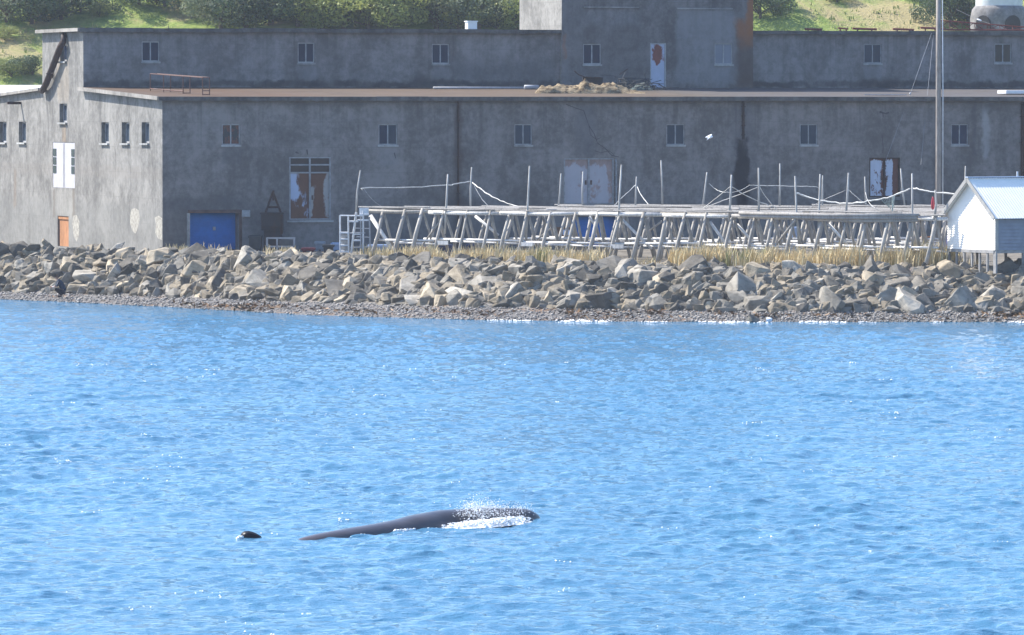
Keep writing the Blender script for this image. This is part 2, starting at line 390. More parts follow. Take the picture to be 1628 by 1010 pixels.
# ------------------------------------------------------------------ loose things of the beach
def scatter_stones():
    r = np.random.default_rng(3); V = []; Q = []
    base_v = np.array([(1,0,0),(-1,0,0),(0,1,0),(0,-1,0),(0,0,.7),(0,0,-.7)]); base_f = np.array([(0,2,4),(2,1,4),(1,3,4),(3,0,4),(2,0,5),(1,2,5),(3,1,5),(0,3,5)])
    n = 10000
    for i in range(n):
        px = r.uniform(-150, 1780); k = r.uniform(-.02, 1.15)**.9 if r.random() < .85 else r.uniform(0, 1)
        p = wl(px).lerp(base(px), float(np.clip(k, 0, 1.15))); s = abs(r.normal(0, .032)) + .02
        a = r.uniform(0, 6.28); c, sn = math.cos(a), math.sin(a)
        v = base_v*(s*r.uniform(.8, 1.6), s*r.uniform(.7, 1.2), s); v = v @ np.array([[c, sn, 0], [-sn, c, 0], [0, 0, 1]]) + np.array(p) + (0, 0, .01)
        Q.append(base_f + 6*i); V.append(v)
    tag(npmesh('pebbles', np.concatenate(V), np.concatenate(Q), M_pebble), 'grey and pale shingle stones strewn along the water line', 'shingle', kind='stuff')
    # wrack line: brown-orange weed
    V = []; Q = []; n = 900; cl = [(r.uniform(330, 1640), r.uniform(.15, .8), r.uniform(10, 45)) for _ in range(34)]
    for i in range(n):
        c0 = cl[r.integers(len(cl))]; px = c0[0] + r.normal(0, c0[2]); p = np.array(wl(px).lerp(base(px), float(np.clip(c0[1] + r.normal(0, .09), .03, 1)))) + (0, 0, .03 + abs(r.normal(0, .04)))
        a, b = r.normal(0, 1, 3), r.normal(0, 1, 3); a[2] *= .35; b[2] *= .5; a *= .16/np.linalg.norm(a); b *= .06/np.linalg.norm(b)
        V.append(np.array([p-a, p+b, p+a, p-b])); Q.append(np.arange(4) + 4*i)
    tag(npmesh('seaweed', np.concatenate(V), np.array(Q), M_weed), 'brown and orange seaweed washed up along the shingle', 'seaweed', kind='stuff')
t = NT('pebble_stone'); n = t.noise(t.obj(), 3.7, 2, .6); n2 = t.vor(t.obj(), 5.0, out='Color')
t.col(t.mix(t.sep(n2)[0], (.06, .057, .057), (.34, .31, .28))); M_pebble = t.fin(.55, .4)
t = NT('weed'); n = t.noise(t.obj(), 1.5, 3); t.col(t.mix(t.ss(n, .4, .6), (.055, .038, .022), (.19, .095, .03))); M_weed = t.fin(.6, .4)
scatter_stones()

# lace of foam where ripples meet the shingle
M_foam = simple('foam_white', (.82, .84, .86), .6, .05)
def foam():
    r = random.Random(9); b = MB()
    for x0, x1, h in ((775, 850, .7), (885, 975, 1.5), (1020, 1060, .5), (1110, 1225, 1.0), (1270, 1345, 1.0), (1365, 1390, .5), (1480, 1500, .5), (1600, 1640, 1.0)):
        px = x0
        while px < x1:
            e = math.sin(math.pi*(px-x0)/(x1-x0))*.7 + .3
            p = wl(px) + Vector((0, -.55 + r.gauss(0, .5)*h, .045)); s = r.uniform(.012, .045)*(.5+.6*e*h)
            ph = r.uniform(0, 6)
            vs = [p + Vector((math.cos(2*math.pi*k/6+ph)*s*2.0, math.sin(2*math.pi*k/6+ph)*s*1.6, -.03)) for k in range(6)] + [p + Vector((0, 0, s*.75*e*h))]
            b.add(vs, [(k, (k+1) % 6, 6) for k in range(6)]); px += r.uniform(.6, 4.6)
    tag(b.build('foam', M_foam, smooth=True), 'white foam of small ripples breaking at the water line', 'foam', kind='stuff')
foam()
def flecks():  # white foam flecks that also model sun glints on the crests
    r = random.Random(77); b = MB()
    for _ in range(75):
        y = r.uniform(104, 215); x = r.uniform(-.088, .088)*y; c, V = crest_near(x, y); top = V[V[:, 2] > c[2]-.035]
        for _ in range(r.randint(2, 9)):
            p = top[r.randrange(len(top))] + np.array([r.gauss(0, .05), -.02 - abs(r.gauss(0, .04)), .004]); s = r.uniform(.005, .016)*(y/120)**.5; ph = r.uniform(0, 6)
            b.add([p + np.array([math.cos(2*math.pi*k/5+ph)*s*1.7, math.sin(2*math.pi*k/5+ph)*s, -.01]) for k in range(5)] + [p + np.array([0, 0, s*.8])], [(k, (k+1) % 5, 5) for k in range(5)])
    tag(b.build('foam', M_foam, smooth=True), 'small white flecks shaped as foam and sun sparkle on the wavelet crests of the bay', 'foam', kind='stuff')
flecks()

# ------------------------------------------------------------------ dry beach grass along the crest
def blades(spots, name, label, mat, seed, hmin, hmax, w=.022):
    r = np.random.default_rng(seed); V = []; Q = []; i = 0
    for p, n, sx, sy, hs in spots:
        for _ in range(n):
            q = np.array(p) + (r.normal(0, sx), r.normal(0, sy), 0); h = r.uniform(hmin, hmax)*hs
            a = r.uniform(0, 3.14); l = np.array([r.normal(.06, .16)*h, r.normal(0, .16)*h, h]); ww = np.array([math.cos(a), math.sin(a), 0])*w
            m = q + l*.55; m[:2] -= l[:2]*.25
            V.append(np.array([q-ww, q+ww, m+ww*.8, m-ww*.8])); V.append(np.array([m-ww*.8, m+ww*.8, q+l+ww*.25, q+l-ww*.25])); Q.append(np.arange(4)+4*i); Q.append(np.arange(4)+4*(i+1)); i += 2
    return tag(npmesh(name, np.concatenate(V), np.array(Q), mat), label, 'grass', kind='stuff')
t = NT('dry_grass'); n = t.noise(t.obj(), .45, 4); z = t.noise(t.obj(), 7, 2)
c = t.mix(z, (.46, .36, .19), (.72, .60, .37)); t.col(t.mix(t.ss(n, .58, .7), c, (.30, .30, .13))); M_grass = t.fin(.8, .2)
def crest_grass():
    r = random.Random(21); sp = []
    for a, b, dens, h in ((268, 300, 3, .5), (320, 360, 2, .5), (425, 470, 3, .45), (575, 640, 6, .65), (640, 760, 7, .7), (760, 900, 8, .85), (900, 960, 8, .85), (960, 1060, 2, .45),
                          (1075, 1165, 13, 1.05), (1180, 1330, 12, .95), (1330, 1420, 13, 1.0), (1420, 1525, 13, 1.1), (1525, 1560, 4, .5)):
        px = a
        while px < b:
            c = crest(px); sp.append(((c.x, c.y + r.uniform(.9, 3.2), YARD), int(dens*r.uniform(2, 5.5)), .16, .35, h*r.uniform(.75, 1.2))); px += r.uniform(2, 6.5)*(1 if r.random() < .85 else 3)
    blades(sp, 'dry_grass', 'tall dry yellow grass growing along the crest of the boulder bank', M_grass, 4, .45, .95)
crest_grass()
t = NT('hill_grass'); n = t.noise(t.obj(), .22, 5, .6); z = t.noise(t.obj(), 4, 2)
c = t.mix(z, (.16, .22, .05), (.30, .345, .10)); t.col(t.mix(t.ss(n, .5, .62), c, (.38, .32, .17))); M_hgrass = t.fin(.85, .15)
def hill_grass():
    r = random.Random(23); sp = []
    for _ in range(2600):
        d = r.uniform(358, 402); px = r.choice([r.uniform(-150, 480), r.uniform(1150, 1760), r.uniform(-150, 1760)]); x = xat(px, d)
        sp.append(((x, d, hill_z(x, d)-.03), r.randint(3, 7), .14, .14, r.uniform(.5, 1.25)))
    blades(sp, 'hill_grass', 'rough green and straw coloured grass covering the hillside', M_hgrass, 5, .12, .3, .035)
hill_grass()

# ------------------------------------------------------------------ trees and bushes on the hill
def leaf_mat(name, lo, hi):
    t = NT(name); oi = t.new('ShaderNodeObjectInfo'); n = t.noise(t.obj(), 1.1, 3, .6); f = t.noise(t.obj(), 9, 2)
    k = t.math('ADD', t.math('MULTIPLY', n, .6), t.math('ADD', t.math('MULTIPLY', f, .35), t.math('MULTIPLY', oi.outputs['Random'], .2)))
    t.col(t.mix(t.ss(k, .35, .85), lo, hi)); t.fin(.6, .3)
    tr = t.new('ShaderNodeBsdfTranslucent'); tr.inputs[0].default_value = (*tuple(h*1.3 for h in hi), 1); mx = t.new('ShaderNodeMixShader'); mx.inputs[0].default_value = .25
    t.con(t.p.outputs[0], mx.inputs[1]); t.con(tr.outputs[0], mx.inputs[2]); t.con(mx.outputs[0], t.n['Material Output'].inputs[0]); return t.m
LEAFM = [leaf_mat('leaf_olive', (.085, .12, .032), (.30, .32, .10)), leaf_mat('leaf_dark', (.025, .05, .022), (.09, .13, .055)), leaf_mat('leaf_grey', (.075, .105, .06), (.24, .265, .155))]
M_bark = timber('bark', (.12, .09, .065))
def crown_np(seed, n=5200):
    r = np.random.default_rng(seed); lobes = [(np.array([r.normal(0, .42), r.normal(0, .42), r.uniform(.28, 1.0)]), r.uniform(.26, .48)) for _ in range(15)]
    P = []; N = []
    while len(P) < n:
        c, s = lobes[r.integers(len(lobes))]; u = r.normal(0, 1, 3); u /= np.linalg.norm(u); p = c + u*s*(.6+.45*r.random()**.5)*(1, 1, .8)
        if p[2] > .06: P.append(p); N.append(u + r.normal(0, .38, 3))
    P = np.array(P); N = np.array(N); A = np.cross(N, r.normal(0, 1, (n, 3))); A /= np.linalg.norm(A, axis=1)[:, None]; B = np.cross(N, A); B /= np.linalg.norm(B, axis=1)[:, None]
    s = r.uniform(.022, .042, n)[:, None]; A *= s; B *= s*.6
    V = np.stack([P-A, P+B, P+A, P-B], 1).reshape(-1, 3); return V, np.arange(4*n).reshape(n, 4), [l for l in lobes]
def trees():
    crowns = [crown_np(100+i) for i in range(4)]; cm = {}
    for i, (V, Q, lb) in enumerate(crowns):
        for j, m in enumerate(LEAFM):
            o = npmesh('crown', V, Q, m); cm[(i, j)] = o.data; bpy.data.objects.remove(o)
    tm = []
    for i, (V, Q, lb) in enumerate(crowns):
        b = MB(); b.path([(0, 0, -.15), (.02, 0, .18), (0, .03, .42)], [.06, .045, .03], 7)
        for c, s in lb[:7]: b.path([(0, .01, .16), tuple(np.array((0, .01, .2))*.5 + c*.5 + (0, 0, .04)), tuple(c)], [.028, .018, .007], 5)
        o = b.build('trunk', M_bark); tm.append(o.data); bpy.data.objects.remove(o)
    r = random.Random(12)
    K = ['olive green bushy tree', 'dark green dense tree', 'grey green willow-like tree']
    # px, base row (pixel y on the hill), height m, width factor, kind, where
    L = [(12, 36, 3.2, 1.1, 2, 'at the hilltop beyond the low end of the roof'), (52, 40, 3.0, 1.2, 1, 'between the pale willow and the open grass'), (98, 32, 3.0, 1.1, 1, 'above the pipe on the end wall'), (128, 20, 2.0, 1.0, 1, 'at the edge of the open grass'),
         (158, 28, 1.1, 1.0, 0, 'small, alone on the open grass slope'), (222, 8, 2.2, 1.2, 1, 'at the top edge above the grass slope'), (262, 12, 2.4, 1.2, 1, 'above the first attic window'), (305, 18, 2.6, 1.2, 1, 'beside the end of the grass slope'),
         (352, 46, 3.2, 1.2, 2, 'first of the row behind the roof'), (392, 44, 3.6, 1.1, 2, 'behind the roof, grey green, before the second attic window'), (432, 40, 3.9, 1.2, 1, 'behind the roof before the second attic window'), (474, 42, 3.5, 1.1, 1, 'behind the roof over the second attic window'),
         (512, 50, 3.6, 1.2, 0, 'pale, just past the second attic window'), (548, 48, 3.8, 1.2, 0, 'midway between the second and third attic windows'), (585, 50, 3.4, 1.0, 0, 'low crown between two dark gaps'), (618, 52, 3.3, 1.1, 0, 'yellowish, before the third attic window'),
         (655, 34, 3.8, 1.2, 1, 'in the dark gap over the third attic window'), (694, 46, 3.6, 1.1, 2, 'over the third attic window'), (728, 52, 3.4, 1.1, 2, 'behind the white roof box'), (762, 50, 2.9, 1.0, 0, 'low, beside the white roof box'),
         (792, 46, 3.6, 1.1, 1, 'between the white roof box and the tower'), (822, 50, 3.2, 1.0, 0, 'against the tower side wall'), (700, 12, 3.6, 1.3, 1, 'high behind the roof box trees'), (560, 10, 3.8, 1.3, 1, 'high behind the pale trees'), (470, 8, 3.8, 1.3, 1, 'high over the second attic window'), (790, 10, 3.6, 1.2, 1, 'high beside the tower'),
         (630, 6, 3.6, 1.2, 2, 'high above the third attic window'), (1208, 30, 2.6, 1.0, 1, 'against the rusty corner of the tower'), (1232, 18, 1.6, 1.0, 1, 'low, beyond the rusty tower corner'), (1512, 44, 2.8, 1.0, 1, 'beside the utility pole'), (1538, 40, 3.0, 1.0, 1, 'beside the concrete silo'), (1465, 2, 1.6, 1.2, 0, 'at the top of the slope by the pole'),
         (18, 122, 1.3, 1.5, 0, 'low, on the bank over the white roof'), (52, 120, 1.4, 1.4, 1, 'low, against the end wall corner'), (8, 64, 1.0, 1.6, 0, 'low, on the grass at the edge'), (1330, 4, 1.0, 1.4, 0, 'small, high on the grass past the tower')]
    for n, (px, py, h, w, kd, where) in enumerate(L):
        d = 352.0
        while d < 420 and YH - (hill_z(xat(px, d), d) - HC)*F/d > py: d += .25
        x = xat(px, d); i = n % 4
        if h < 1.7: nm, cat = 'bush', 'bush'; lab = K[kd].replace('tree', 'shrub').replace('bushy shrub', 'round bush')
        else: nm, cat = 'hill_tree', 'tree'; lab = K[kd]
        o = thing(nm, f"{lab} {where}", cat, (x, d, hill_z(x, d)-.05), 'trees and bushes on the hillside', r.uniform(0, 6.28))
        c = bpy.data.objects.new('crown', cm[(i, kd)]); link(c, o); tk = bpy.data.objects.new('trunk', tm[i]); link(tk, o)
        for q in (c, tk): q.scale = (h*w*.8, h*w*.8, h*.78)
trees()
# ------------------------------------------------------------------ the concrete fish factory
TH = R(18); D0 = 292.0; G = YARD
BC = Vector((xat(258, D0), D0, G)); UX = Vector((math.cos(TH), math.sin(TH), 0)); VX = Vector((-math.sin(TH), math.cos(TH), 0))
def _solve(P, A, px):
    k = (px-CX)/F; return (k*P.y - P.x)/(A.x - k*A.y)
def fz(px, py, v=0.0):                  # photo pixel -> (u, local z) on the front plane at depth v
    P = BC + VX*v; u = _solve(P, UX, px); d = P.y + u*UX.y; return u, at(px, py, d).z - G
def ez(px, py, u=0.0):                  # photo pixel -> (v, local z) on the end wall plane
    P = BC + UX*u; v = _solve(P, VX, px); d = P.y + v*VX.y; return v, at(px, py, d).z - G
def bw(u, v, z): return BC + UX*u + VX*v + Vector((0, 0, z))    # building -> world
V1 = ez(133, 147)[0]; V2 = ez(68, 140)[0]; V3 = V1 + V2
ZE, ZA, ZT = 7.28, 7.93, 10.78          # eave, top of aisle roof at the attic wall, attic wall top
VT = V1 - .3; U0 = fz(893, 50, VT)[0]; U1 = fz(1197, 50, VT)[0]; VTB = ez(826, 50, U0)[0]; UEND = 62.0; ZTOW = 17.0

def frm(v): return lambda a, b, d: (a, v + d, b)
def endm(u): return lambda a, b, d: (u + d, a, b)
def mbox(mb, mp, a0, a1, b0, b1, d0, d1):
    P = [mp(a, b, d) for d in (d0, d1) for (a, b) in ((a0, b0), (a1, b0), (a1, b1), (a0, b1))]
    return mb.add(P, [(0,1,2,3),(7,6,5,4),(0,4,5,1),(1,5,6,2),(2,6,7,3),(3,7,4,0)])
def wall(mb, mp, a0, a1, b0, b1, ops):
    As = sorted({a0, a1, *[x for o in ops for x in o[:2]]}); Bs = sorted({b0, b1, *[x for o in ops for x in o[2:4]]})
    for i in range(len(As)-1):
        for j in range(len(Bs)-1):
            ca, cb = (As[i]+As[i+1])/2, (Bs[j]+Bs[j+1])/2
            if any(o[0] < ca < o[1] and o[2] < cb < o[3] for o in ops): continue
            mb.add([mp(As[i], Bs[j], 0), mp(As[i+1], Bs[j], 0), mp(As[i+1], Bs[j+1], 0), mp(As[i], Bs[j+1], 0)], [(0, 1, 2, 3)])
    for o in ops:
        x0, x1, y0, y1, dp = o[:5]; c = [(x0, y0), (x1, y0), (x1, y1), (x0, y1)]
        for k in range(4):
            p, q = c[k], c[(k+1) % 4]; mb.add([mp(*p, 0), mp(*q, 0), mp(*q, dp), mp(*p, dp)], [(0, 1, 2, 3)])

DK, RUST, BRN, LT, MOSS = (.018, .019, .024), (.27, .11, .045), (.06, .042, .035), (.23, .23, .24), (.07, .075, .05)
def S(px0, px1, py0, py1, soft, col, k, v=0.0):
    a, z1 = fz(px0, py0, v); b, z0 = fz(px1, py1, v); return (a, b, z0, z1, soft, col, k)
def SE(px0, px1, py0, py1, soft, col, k):
    a, z1 = ez(px1, py0); b, z0 = ez(px0, py1); return (a, b, z0, z1, soft, col, k)
CF = (.185, .170, .163)
M_front = concrete('concrete_front', CF, [S(258, 395, 316, 334, .5, (.06, .062, .068), .75), S(258, 300, 335, 400, .4, (.07, .07, .07), .5),
     S(1160, 1200, 160, 420, .5, (.09, .09, .1), .5), S(700, 765, 316, 334, .3, DK, .7), S(718, 742, 340, 400, .3, DK, .8), S(722, 735, 160, 335, .12, BRN, .6),
     S(915, 945, 165, 250, .35, (.10, .10, .11), .6), S(1545, 1552, 160, 250, .1, (.07, .07, .08), .7), S(1562, 1572, 160, 250, .1, (.36, .36, .36), .5), S(1530, 1600, 158, 175, .3, (.08, .08, .085), .6),
     S(352, 384, 232, 262, .12, (.11, .11, .12), .5), S(602, 632, 232, 262, .12, LT, .3), S(820, 846, 232, 262, .12, LT, .25), S(258, 1640, 158, 166, .12, (.085, .085, .09), .55),  # the long dark strip below the eave is painted shade
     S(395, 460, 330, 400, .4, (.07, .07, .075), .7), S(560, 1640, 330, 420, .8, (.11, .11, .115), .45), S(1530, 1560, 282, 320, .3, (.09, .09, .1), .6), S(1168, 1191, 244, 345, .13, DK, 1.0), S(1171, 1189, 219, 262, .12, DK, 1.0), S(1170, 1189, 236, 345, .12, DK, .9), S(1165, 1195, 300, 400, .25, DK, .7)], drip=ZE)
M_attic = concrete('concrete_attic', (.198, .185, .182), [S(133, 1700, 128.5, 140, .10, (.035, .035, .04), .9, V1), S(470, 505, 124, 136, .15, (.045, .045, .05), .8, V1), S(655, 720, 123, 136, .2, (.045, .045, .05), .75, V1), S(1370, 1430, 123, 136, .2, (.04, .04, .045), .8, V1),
     S(473, 502, 103, 126, .08, LT, .5, V1), S(686, 715, 103, 126, .08, LT, .45, V1), S(1373, 1402, 103, 126, .08, LT, .55, V1), S(226, 252, 103, 124, .08, LT, .35, V1),
     S(715, 880, 95, 132, .6, (.11, .115, .125), .55, V1), S(133, 1640, 52, 58, .1, (.12, .12, .13), .5, V1)], drip=ZT)  # thin dark strip under the roof edge is shade put into the colour
M_towerf = concrete('concrete_tower', (.165, .153, .15), [S(1073, 1166, 14, 62, .12, LT, .7, VT), S(1073, 1166, 60, 134, .3, (.26, .26, .27), .5, VT), S(928, 1015, 16, 40, .3, (.28, .28, .29), .35, VT), S(893, 926, -40, 134, .25, (.15, .15, .155), .5, VT),
     S(1172, 1199, 34, 60, .28, RUST, 1.0, VT), S(1190, 1200, -60, 50, .1, RUST, .8, VT), S(1168, 1200, 58, 140, .3, (.085, .06, .05), .8, VT), S(1135, 1172, 70, 130, .2, LT, .35, VT), S(893, 899, 55, 95, .08, RUST, .4, VT),
     S(925, 1030, 40, 134, .7, (.125, .12, .12), .5, VT), S(1171, 1199, 32, 62, .3, RUST, .95, VT), S(1176, 1199, 36, 75, .25, RUST, .6, VT), S(1188, 1200, -60, 40, .08, RUST, 1.0, VT)], dark=.55, drip=12.6)
M_endw = concrete('concrete_end', (.217, .208, .193), [SE(0, 260, 330, 400, .5, (.19, .19, .18), .5), SE(84, 120, 302, 345, .3, (.40, .38, .34), .35), SE(99, 105, 200, 226, .1, (.30, .2, .11), .5), SE(84, 88, 300, 345, .08, (.11, .09, .07), .6), SE(115, 119, 300, 345, .08, (.13, .10, .07), .6),
     SE(22, 26, 270, 330, .1, (.17, .12, .08), .5), SE(213, 218, 240, 330, .2, (.20, .19, .18), .4), SE(0, 260, 268, 274, .1, (.20, .18, .16), .35), SE(92, 110, 100, 160, .2, (.40, .33, .25), .4)], axis=1, streak=.28, dark=.55)
M_towers = concrete('concrete_tower_side', (.25, .24, .222), axis=1)
M_roof = concrete('roof_slab', (.095, .076, .058), [(-1, 9, -5, 20, 3, (.095, .052, .028), .85), (9, 26, -5, 20, 4, (.11, .072, .045), .7), (29, 70, -5, 20, 2, (.085, .08, .082), .85)], streak=.1)
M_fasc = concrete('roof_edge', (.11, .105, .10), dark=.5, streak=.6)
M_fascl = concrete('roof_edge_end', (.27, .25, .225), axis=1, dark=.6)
M_frame = simple('window_frame_paint', (.27, .275, .285), .6, .25, 4)
M_framew = simple('window_frame_white', (.33, .33, .335), .6, .2, 4)
M_glass = glass_pane('window_glass'); M_glassb = glass_pane('window_glass_boarded', (.15, .16, .185), .4); M_glassl = glass_pane('window_glass_pale', (.026, .038, .055), .15)
M_glassr = rusty('window_glass_rusty', (.02, .022, .03), .62, 2.5, (.12, .04, .03), rough=.3); M_glassy = simple('window_board_ochre', (.30, .21, .09), .8)
M_glasst = glass_pane('window_glass_tan', (.045, .042, .036), .25)

bld = thing('fish_factory', 'long grey concrete fish factory with attic storey and central tower behind the drying racks', 'factory', BC, rotz=TH)
def window(mp, a0, a1, b0, b1, depth, panes=2, fm=None, gm=None, sill=.06, fw=.055):
    m = MB(); fm = fm or M_frame
    mbox(m, mp, a0, a1, b0, b0+fw, depth-.07, depth); mbox(m, mp, a0, a1, b1-fw, b1, depth-.07, depth)
    mbox(m, mp, a0, a0+fw, b0+fw, b1-fw, depth-.07, depth); mbox(m, mp, a1-fw, a1, b0+fw, b1-fw, depth-.07, depth)
    xs = np.linspace(a0+fw, a1-fw, panes+1)
    for x in xs[1:-1]: mbox(m, mp, x-fw*.55, x+fw*.55, b0+fw, b1-fw, depth-.07, depth)
    w = m.build('window', fm, bld, local=True)
    gms = gm if isinstance(gm, (list, tuple)) else [gm or M_glass]*panes
    for i in range(panes):
        p = MB(); mbox(p, mp, xs[i]+(fw*.55 if i else 0)+.001, xs[i+1]-(fw*.55 if i < panes-1 else 0)-.001, b0+fw+.001, b1-fw-.001, depth-.045, depth-.02)
        p.build('pane', gms[i], w, local=True)
    if sill:
        s = MB(); mbox(s, mp, a0-.04, a1+.04, b0-.09, b0-.002, -sill, depth-.075); s.build('sill', M_sill, w, local=True)
M_sill = concrete('sill_concrete', (.34, .34, .33))

# --- the front wall with its windows and doors
f0 = frm(0); ops = []; wins = []
for px, w, gm in ((367.5, 29, [M_glassr, M_glassr]), (617, 30, [M_glass, M_glassl]), (832, 28, [M_glassl, M_glassl]), (1074, 29, [M_glassl, M_glassl]), (1285.5, 28, [M_glassl, M_glassl]), (1525.5, 27, None), (1760, 28, None)):
    a0, z1 = fz(px-w/2, 197.5); a1, z0 = fz(px+w/2, 230.5); ops.append((a0, a1, z0, z1, .12)); wins.append((a0, a1, z0, z1, gm))
def dop(p0, p1, y0, y1, depth):
    a0, z1 = fz(p0, y0); a1, z0 = fz(p1, y1); ops.append((a0, a1, z0, z1, depth)); return a0, a1, z0, z1
DB = dop(302, 380, 339, 402, .75); DR = dop(460, 526, 250, 349, .16); DP = dop(896.5, 976, 252, 324, .16); DW = dop(1382, 1431, 251, 313, .2); DB2 = dop(904, 984, 345, 408, .6)
DB = (DB[0], DB[1], 0.0, DB[3]); DB2 = (DB2[0], DB2[1], 0.0, DB2[3]); ops[-5] = (*DB, .75); ops[-1] = (*DB2, .6)
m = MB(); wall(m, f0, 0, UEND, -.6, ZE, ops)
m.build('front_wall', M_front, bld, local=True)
for w in wins: window(f0, *w[:4], .12, gm=w[4])

def leaf(mp, a0, a1, b0, b1, d, mat, name='door', ribs=0):
    m = MB(); mbox(m, mp, a0, a1, b0, b1, d-.05, d)
    for i in range(ribs):
        z = b0 + (b1-b0)*(i+.5)/ribs; mbox(m, mp, a0+.01, a1-.01, z-.02, z+.02, d-.075, d-.051)
    return m.build(name, mat, bld, local=True)
M_blue = simple('door_blue', (.012, .16, .50), .5, .12, 2); M_jamb = concrete('door_jamb', (.30, .29, .28)); M_lintel = simple('lintel_rust', (.10, .065, .055), .8, .3)
dr = leaf(f0, DB[0]+.002, DB[1]-.002, DB[2], DB[3]-.002, .72, M_blue, 'roller_door', 14); dr['label'] = 'blue ribbed roller door in a deep opening'
m = MB(); mbox(m, f0, (DB[0]*.45+DB[1]*.55)-.04, (DB[0]*.45+DB[1]*.55)+.10, .95, 1.12, .62, .655); m.build('handle', M_framew, dr, local=True)
m = MB(); mbox(m, f0, DB[0]-.1, DB[1]+.12, DB[3]+.002, DB[3]+.16, -.05, .3); m.build('lintel', M_lintel, bld, local=True)
m = MB(); mbox(m, f0, DB[0]-.16, DB[0]-.003, 0, DB[3], -.03, .2); m.build('door_jamb', M_jamb, bld, local=True)
m = MB(); mbox(m, f0, DB[1]+.003, DB[1]+.14, 0, DB[3], -.03, .2); m.build('door_jamb', M_lintel, bld, local=True)
a, z = fz(391, 340); m = MB(); mbox(m, f0, a-.22, a+.2, z-.17, z+.17, -.09, -.002); m.build('wall_lamp', M_framew, bld, local=True, bevel=.03)
dr = leaf(f0, DB2[0]+.002, DB2[1]-.002, 0, DB2[3]-.002, .57, M_blue, 'roller_door', 12)

def double_door(D, mats, d, frame_mat, top=0.0, tm=None):
    a0, a1, b0, b1 = D; c = (a0+a1)/2; bt = b1 - top*(b1-b0); fr = MB()
    for x0, x1 in ((a0, a0+.07), (a1-.07, a1), (c-.04, c+.04)): mbox(fr, f0, x0, x1, b0+.05, b1-.06, d-.14, d)
    mbox(fr, f0, a0, a1, b1-.06, b1, d-.14, d); mbox(fr, f0, a0, a1, b0, b0+.05, d-.14, d)
    if top:
        for (x0, x1) in ((a0+.07, c-.04), (c+.04, a1-.07)):
            for zz in (bt, (bt+b1)/2): mbox(fr, f0, x0, x1, zz-.035, zz+.035, d-.13, d)
    fr.build('door_frame', frame_mat, bld, local=True)
    for i, (x0, x1) in enumerate(((a0+.072, c-.042), (c+.042, a1-.072))):
        lf = leaf(f0, x0, x1, b0+.052, (bt-.037) if top else b1-.062, d-.02, mats[i])
        hm = MB(); hx = x1-.14 if i == 0 else x0+.06; hz = b0 + (bt-b0)*.42; mbox(hm, f0, hx, hx+.07, hz, hz+.22, d-.12, d-.071); hm.build('handle', M_lintel, lf, local=True)
        if top:
            for z0, z1 in ((bt+.037, (bt+b1)/2-.037), ((bt+b1)/2+.037, b1-.062)):
                p = MB(); mbox(p, f0, x0, x1, z0, z1, d-.07, d-.04); p.build('pane', tm, bld, local=True)
def RZ(px0, px1, py0, py1, dl, v=0.0, soft=.12): q = S(px0, px1, py0, py1, soft, None, dl, v); return (*q[:5], dl)
M_rA = rusty('door_paint_rust_a', (.40, .46, .60), .72, .9, off=(3, 0, 1), rust=(.135, .062, .036), zones=[RZ(456, 474, 270, 314, -.26, soft=.3)]); M_rB = rusty('door_paint_rust_b', (.34, .33, .32), .80, .9, off=(7, 0, 2), rust=(.13, .058, .034), zones=[RZ(491, 499, 300, 346, -.24), RZ(515, 526, 270, 348, -.16), RZ(500, 514, 300, 342, .12)])
M_brpane = simple('pane_brown', (.035, .024, .022), .4)
double_door(DR, (M_rA, M_rB), .15, M_frame, .25, M_brpane)
PZ = [RZ(890, 980, 245, 263, .30, soft=.25), RZ(966, 980, 245, 330, .25, soft=.15)]
M_pk = rusty('door_pink', (.40, .385, .42), .22, 1.2, (.32, .235, .215), zones=PZ); M_pk2 = rusty('door_pink_b', (.40, .385, .42), .22, 1.2, (.32, .235, .215), off=(5, 0, 1.5), zones=PZ)
double_door(DP, (M_pk, M_pk2), .15, M_frame)
WZ = [RZ(1421, 1433, 250, 315, .5, soft=.1), RZ(1402, 1409, 250, 315, .22, soft=.1), RZ(1388, 1402, 294, 312, .17, soft=.2), RZ(1380, 1432, 248, 255, .2, soft=.1)]
M_wr = rusty('door_white_rust', (.50, .55, .66), .28, 3, off=(1, 0, 9), rust=(.13, .05, .035), zones=WZ); M_wr2 = rusty('door_white_rust_b', (.50, .55, .66), .30, 3, off=(11, 0, 3), rust=(.12, .045, .035), zones=WZ); M_dkrust = rusty('dark_rust', (.03, .022, .02), .6, 2, (.05, .025, .018))
double_door(DW, (M_wr, M_wr2), .18, M_dkrust)
m = MB(); a0, z = fz(1378, 317); a1, _ = fz(1436, 317); mbox(m, f0, a0, a1, z-.35, z-.05, -.5, -.003); m.build('door_step', M_fasc, bld, local=True)
m = MB(); a0, z = fz(896, 326); a1, _ = fz(978, 326); mbox(m, f0, a0-.05, a1+.05, z-.10, z, -.08, -.003); m.build('sill', M_sill, bld, local=True)
m = MB(); a0, z = fz(458, 351); a1, _ = fz(528, 351); mbox(m, f0, a0-.05, a1+.05, z-.08, z, -.08, -.003); m.build('sill', M_sill, bld, local=True)
# drain pipes and the pipe stubs on the front
for px, y0, y1, mt, r in ((728, 162, 400, M_dkrust, .045), (1181, 162, 222, M_dkrust, .06), (979, 254, 322, M_frame, .04), (1625, 165, 330, M_dkrust, .10)):
    a, z1 = fz(px, y0); _, z0 = fz(px, y1); z0 = max(z0, 0); m = MB(); m.path([(a, .02, z1+.02), (a, -.07, z1-.12), (a, -.07, z0)], r, 8)
    for k in range(4): zz = z0 + (z1-z0)*(k+.5)/4; mbox(m, f0, a-r*1.5, a+r*1.5, zz-.02, zz+.02, -.075-r*.8, -.002)
    m.build('drain_pipe', mt, bld, local=True)
